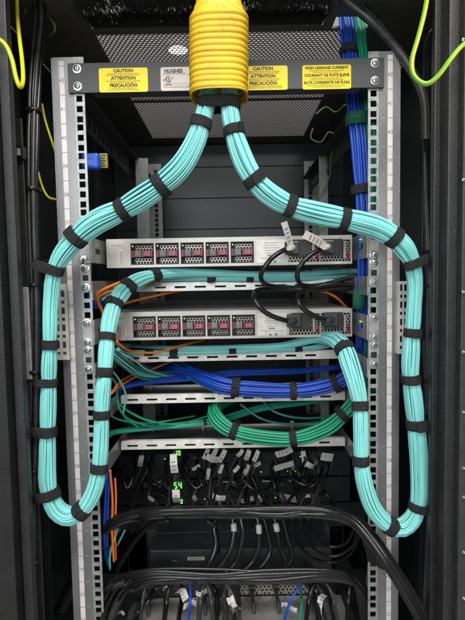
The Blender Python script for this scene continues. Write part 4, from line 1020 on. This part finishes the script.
# crumpled tags and thick dark cables between the server lids
for i, (px, py, ln, wd, ang, lb) in enumerate([
  (182,594,14,9,-40,'crumpled white tag left of the blue lead at the bottom'),(190,604.5,14,7,-80,'white printed tag lying across the blue lead at the bottom'),
  (203,592,16,6,-86,'flat white tag right of the blue lead under the black bundle'),(234,605,20,9,-30,'large crumpled white tag at the bottom centre right'),
  (229,616,14,7,30,'curled white tag at the bottom edge beside the black cables'),(289,607.5,17,5.5,-84,'white tag across the green lead at the bottom right'),
  (321,603,22,7,20,'white tag wrapped on the black cables beside the slide rail'),(120,614,10,4,-60,'small pale tag among the black cables at the bottom left')]):
    Y = .022 + .004 * (i % 3); c = P(px, py, Y); s_ = px_m(Y); A = math.radians(ang)
    D = Vector((math.sin(A), 0, math.cos(A))) * (ln * s_ / 2.2); S = Vector((math.cos(A), 0, -math.sin(A))) * (wd * s_ / 2.3)
    n = 6; mb = MB(); rnd = random.Random(i); vs_ = []
    for q in range(n + 1):
        t_ = -1 + 2 * q / n; dy = .007 * math.cos(t_ * 2.2 + i) + rnd.uniform(-.0006, .0006); sc = 1 + rnd.uniform(-.05, .04)
        for e in (-1, 0, 1): vs_.append(c + D * t_ + S * e * sc + Vector((0, dy + abs(e) * rnd.uniform(-.0015, .0015), 0)))
    fs = [(q*3+e, q*3+e+1, q*3+e+4, q*3+e+3) for q in range(n) for e in (0, 1)]
    m_ = len(vs_); bd = [q*3 for q in range(n+1)] + [n*3+1, n*3+2] + [q*3+2 for q in range(n-1, -1, -1)] + [1]
    mb.add(vs_ + [v + Vector((0, .0008, 0)) for v in vs_], fs + [tuple(m_ + v for v in f[::-1]) for f in fs] + [(bd[q], bd[(q+1) % len(bd)], m_ + bd[(q+1) % len(bd)], m_ + bd[q]) for q in range(len(bd))], 0, False)
    for q in range(4):
        u = c + D * (-.6 + q * .38) + Vector((0, .007 * math.cos((-.6 + q*.38) * 2.2 + i) - .0045, 0)); mb.add([u - S*.6, u + S*rnd.uniform(0, .6), u + S*.55 + D*.10, u - S*.6 + D*.10], [(0,1,2,3)], 1)
    props(mb.build('paper_tag', ['paper', 'print_grey']), lb, 'paper tag', 'white paper tags at the bottom')
for i, (rows, r, lb) in enumerate([
  ([(205,580,.05),(216,592,.05),(217,610,.05),(215,630,.05)], .0045, 'black cable dropping past the crumpled tags at the bottom'),
  ([(228,580,.05),(224,596,.05),(226,612,.05),(222,632,.05)], .0045, 'black cable dropping left of the wide grey server lid'),
  ([(305,580,.05),(312,592,.05),(317,608,.05),(320,632,.05)], .0055, 'left black cable of the pair beside the slide rail'),
  ([(312,580,.05),(322,592,.05),(327,608,.05),(331,632,.05)], .0055, 'right black cable of the pair beside the slide rail'),
  ([(170,582,.05),(154,590,.05),(148,602,.05),(136,613,.05),(112,622,.05)], .0040, 'black cable curving along the bottom left'),
  ([(150,583,.07),(128,592,.07),(116,606,.07),(108,632,.07)], .0065, 'thick black cable falling at the bottom left beside the rail'),
  ([(140,583,.06),(120,590,.06),(108,604,.06),(100,632,.06)], .0055, 'black cable falling closest to the left rail at the bottom'),
  ([(163,583,.08),(142,598,.08),(132,612,.08),(126,634,.08)], .0065, 'thick black cable falling left of the narrow grey lid')]):
    wire('power_cable', rows, r, 'rubber_matt' if i % 2 else 'rubber', lb, 'power cable', 'black cables falling at the bottom')

# blue and orange uplinks behind the left rail, lower half
bundle('network_bundle', [(108,470,.05,8),(106,500,.05,8),(105,530,.05,8),(106,556,.06,7),(110,566,.08,6)], 5, .0026, 'blue', 'blue network cables hanging behind the lower left rail', 'cable bundle', [(105,545)], wob=.6, tie=True)
wire('fibre_lead', [(110,470,.045),(112.5,500,.045),(112,530,.045),(114,562,.05)], .0022, 'orange', 'orange fibre lead hanging straight beside the lower left rail', 'fibre lead', 'orange fibre leads')
wire('fibre_lead', [(115,478,.06),(116,500,.05),(115,530,.05),(116,560,.06)], .0018, 'orange', 'fainter orange fibre lead hanging behind the straight one at lower left', 'fibre lead', 'orange fibre leads')
wire('network_cable', [(110,570,.05),(110,556,.05),(114,540,.05),(120,522,.06),(126,513,.07),(130,518,.07),(124,532,.07),(117,546,.07)], .0018, 'aqua_dark', 'teal lead looping over beside the lower left rail', 'network cable')
wire('network_cable', [(108,566,.06),(109,552,.06),(118,532,.07),(127,520,.08),(129,510,.09)], .0018, 'green', 'green lead rising behind the teal loop at lower left', 'network cable')

# dark leads plugged into the black switches
rnd = random.Random(21)
for i in range(36):
    px = 132 + i * 5.6 + rnd.uniform(-2, 2); py = rnd.choice((459, 463, 468, 485, 489)); e = px + rnd.uniform(-26, 26)
    root = wire('network_cable', [(px, py, .262), (px + rnd.uniform(-3, 3), py + 2, .235), ((px + e) / 2 + rnd.uniform(-5, 5), (py + 508) / 2 + rnd.uniform(-4, 7), .205), (e, 511, .12), (e + rnd.uniform(-8, 8), 515, .05)], rnd.choice((.0026, .003, .0036)), rnd.choice(('rubber', 'rubber_matt')), '%s plain black lead from the left dropping from the black switches' % ordinal(i).capitalize(), 'network cable', 'plain black leads of the black switches')
    q = P(px, py, .245)
    ORG[root.name] = root.location.copy()
    MB().box((q.x - .0055, q.y - .004, q.z - .0042), (q.x + .0055, .2695, q.z + .0042)).box((q.x - .002, q.y - .002, q.z + .0043), (q.x + .002, q.y + .012, q.z + .0062)).build('plug', rnd.choice(('rubber_matt', 'gear_dark', 'hub_grey')), root, .0008)
for i in range(12):
    px = 135 + i * 17 + rnd.uniform(-4, 4); e = px + rnd.uniform(-40, 40)
    wire('network_cable', [(px, 452 + rnd.uniform(0, 8), .25), (px + rnd.uniform(-6, 6), 470, .21), ((px + e) / 2, 486 + rnd.uniform(-4, 4), .18), (e, 478 + rnd.uniform(-8, 8), .21), (e + rnd.uniform(-5, 5), 470, .26)], .0028, 'rubber', '%s looping black lead from the left in front of the black switches' % ordinal(i).capitalize(), 'network cable', 'looping black leads of the black switches')

# loose thin cords riding along the two black bundles and more tangle at the bottom
rnd = random.Random(33)
for i in range(6):
    o = [rnd.uniform(-3, 3) for _ in range(6)]; base = 508 + i * 1.2
    wire('power_cable', [(112 + i * 5, base + 16 + o[0], .06), (150, base + 2 + o[1], .02), (215, base + o[2], .012), (275, base + 1 + o[3], .01), (322, base + o[4], .0), (352 + i * 2, base + 12 + o[5], -.02), (366 + i * 3, base + 40, -.01), (372 + i * 2, base + 80, .03)], rnd.choice((.0026, .0032)), 'rubber', '%s thin loose cord from the top riding on the upper black bundle' % ordinal(i).capitalize(), 'power cable', 'thin cords on the upper black bundle')
for i in range(5):
    o = [rnd.uniform(-2, 2) for _ in range(5)]; base = 570 + i * 2.2
    wire('power_cable', [(96 + i * 5, base + 34, .06), (112 + i * 4, base + 12 + o[0], .03), (150, base + 1 + o[1], .014), (215, base + 1 + o[2], .01), (268, base + o[3], .01), (330, base - 1 + o[4], .012), (352 + i * 2, base + 10, .02), (362 + i * 3, base + 50, .02)], rnd.choice((.0026, .0034)), 'rubber', '%s thin loose cord from the top riding on the lower black bundle' % ordinal(i).capitalize(), 'power cable', 'thin cords on the lower black bundle')
for i, x in enumerate((142, 166, 200, 212, 230, 236, 308, 335, 348)):
    d = rnd.uniform(-12, 12)
    wire('power_cable', [(x + d, 582, .04), (x + d * .4, 592, .03), (x, 606, .025), (x - d * .5, 632, .03)], rnd.choice((.0028, .0042)), rnd.choice(('rubber', 'rubber_matt')), '%s short black cord from the left dangling over the bottom gear' % ordinal(i).capitalize(), 'power cable', 'short black cords over the bottom gear')
for i, (px, py) in enumerate(((150, 590), (166, 589), (205, 590), (218, 589), (228, 592), (252, 590), (276, 589), (310, 590))):
    q = P(px, py, .085); t = thing('plug', (q.x, q.y, q.z), '%s plug from the left in the row under the lower black bundle' % ordinal(i).capitalize(), 'plug', 'plugs under the lower black bundle')
    MB().box((q.x - .006, q.y, q.z - .005), (q.x + .006, q.y + .03, q.z + .005)).build('plug_body', 'gear_silver' if i % 3 == 1 else 'rubber_matt', t, .0015)
    MB().tube([q + Vector((0, .001, 0)), q + Vector((0, -.012, -.002)), q + Vector((.002, -.03, -.012)), q + Vector((.003, -.04, -.04))], [.004, .0034, .003, .003], 8).build('plug_cord', 'rubber_matt', t)

# stray thin leads at the left ends of the trays
for i, (rows, mt, lb) in enumerate([
  ([(103, 338, .02), (116, 350, .06), (134, 360, .10), (148, 370, .14), (170, 377, .2)], 'aqua', 'stray aqua lead slipping from the second tray down to the blue cables'),
  ([(104, 352, .03), (122, 366, .09), (140, 378, .14), (165, 381, .2)], 'teal_green', 'stray teal lead hanging just above the loose blue cables'),
  ([(103, 362, .04), (118, 378, .09), (126, 396, .11), (124, 416, .11), (140, 428, .15)], 'aqua_dark', 'stray aqua lead bowing past the left tray ends'),
  ([(103, 410, .05), (120, 420, .10), (150, 423, .15), (195, 416, .2)], 'green', 'stray green lead lying highest on the lowest tray'),
  ([(102, 300, .03), (112, 294, .05), (135, 289, .09), (175, 282, .13)], 'aqua_dark', 'stray aqua lead beside the orange leads under the upper tray'),
  ([(103, 356, .04), (120, 359, .08), (150, 362, .15), (190, 354, .22)], 'orange', 'stray orange lead dipping under the second tray')]):
    wire('fibre_lead', rows, .0018, mt, lb, 'fibre lead', 'stray leads at the left tray ends')
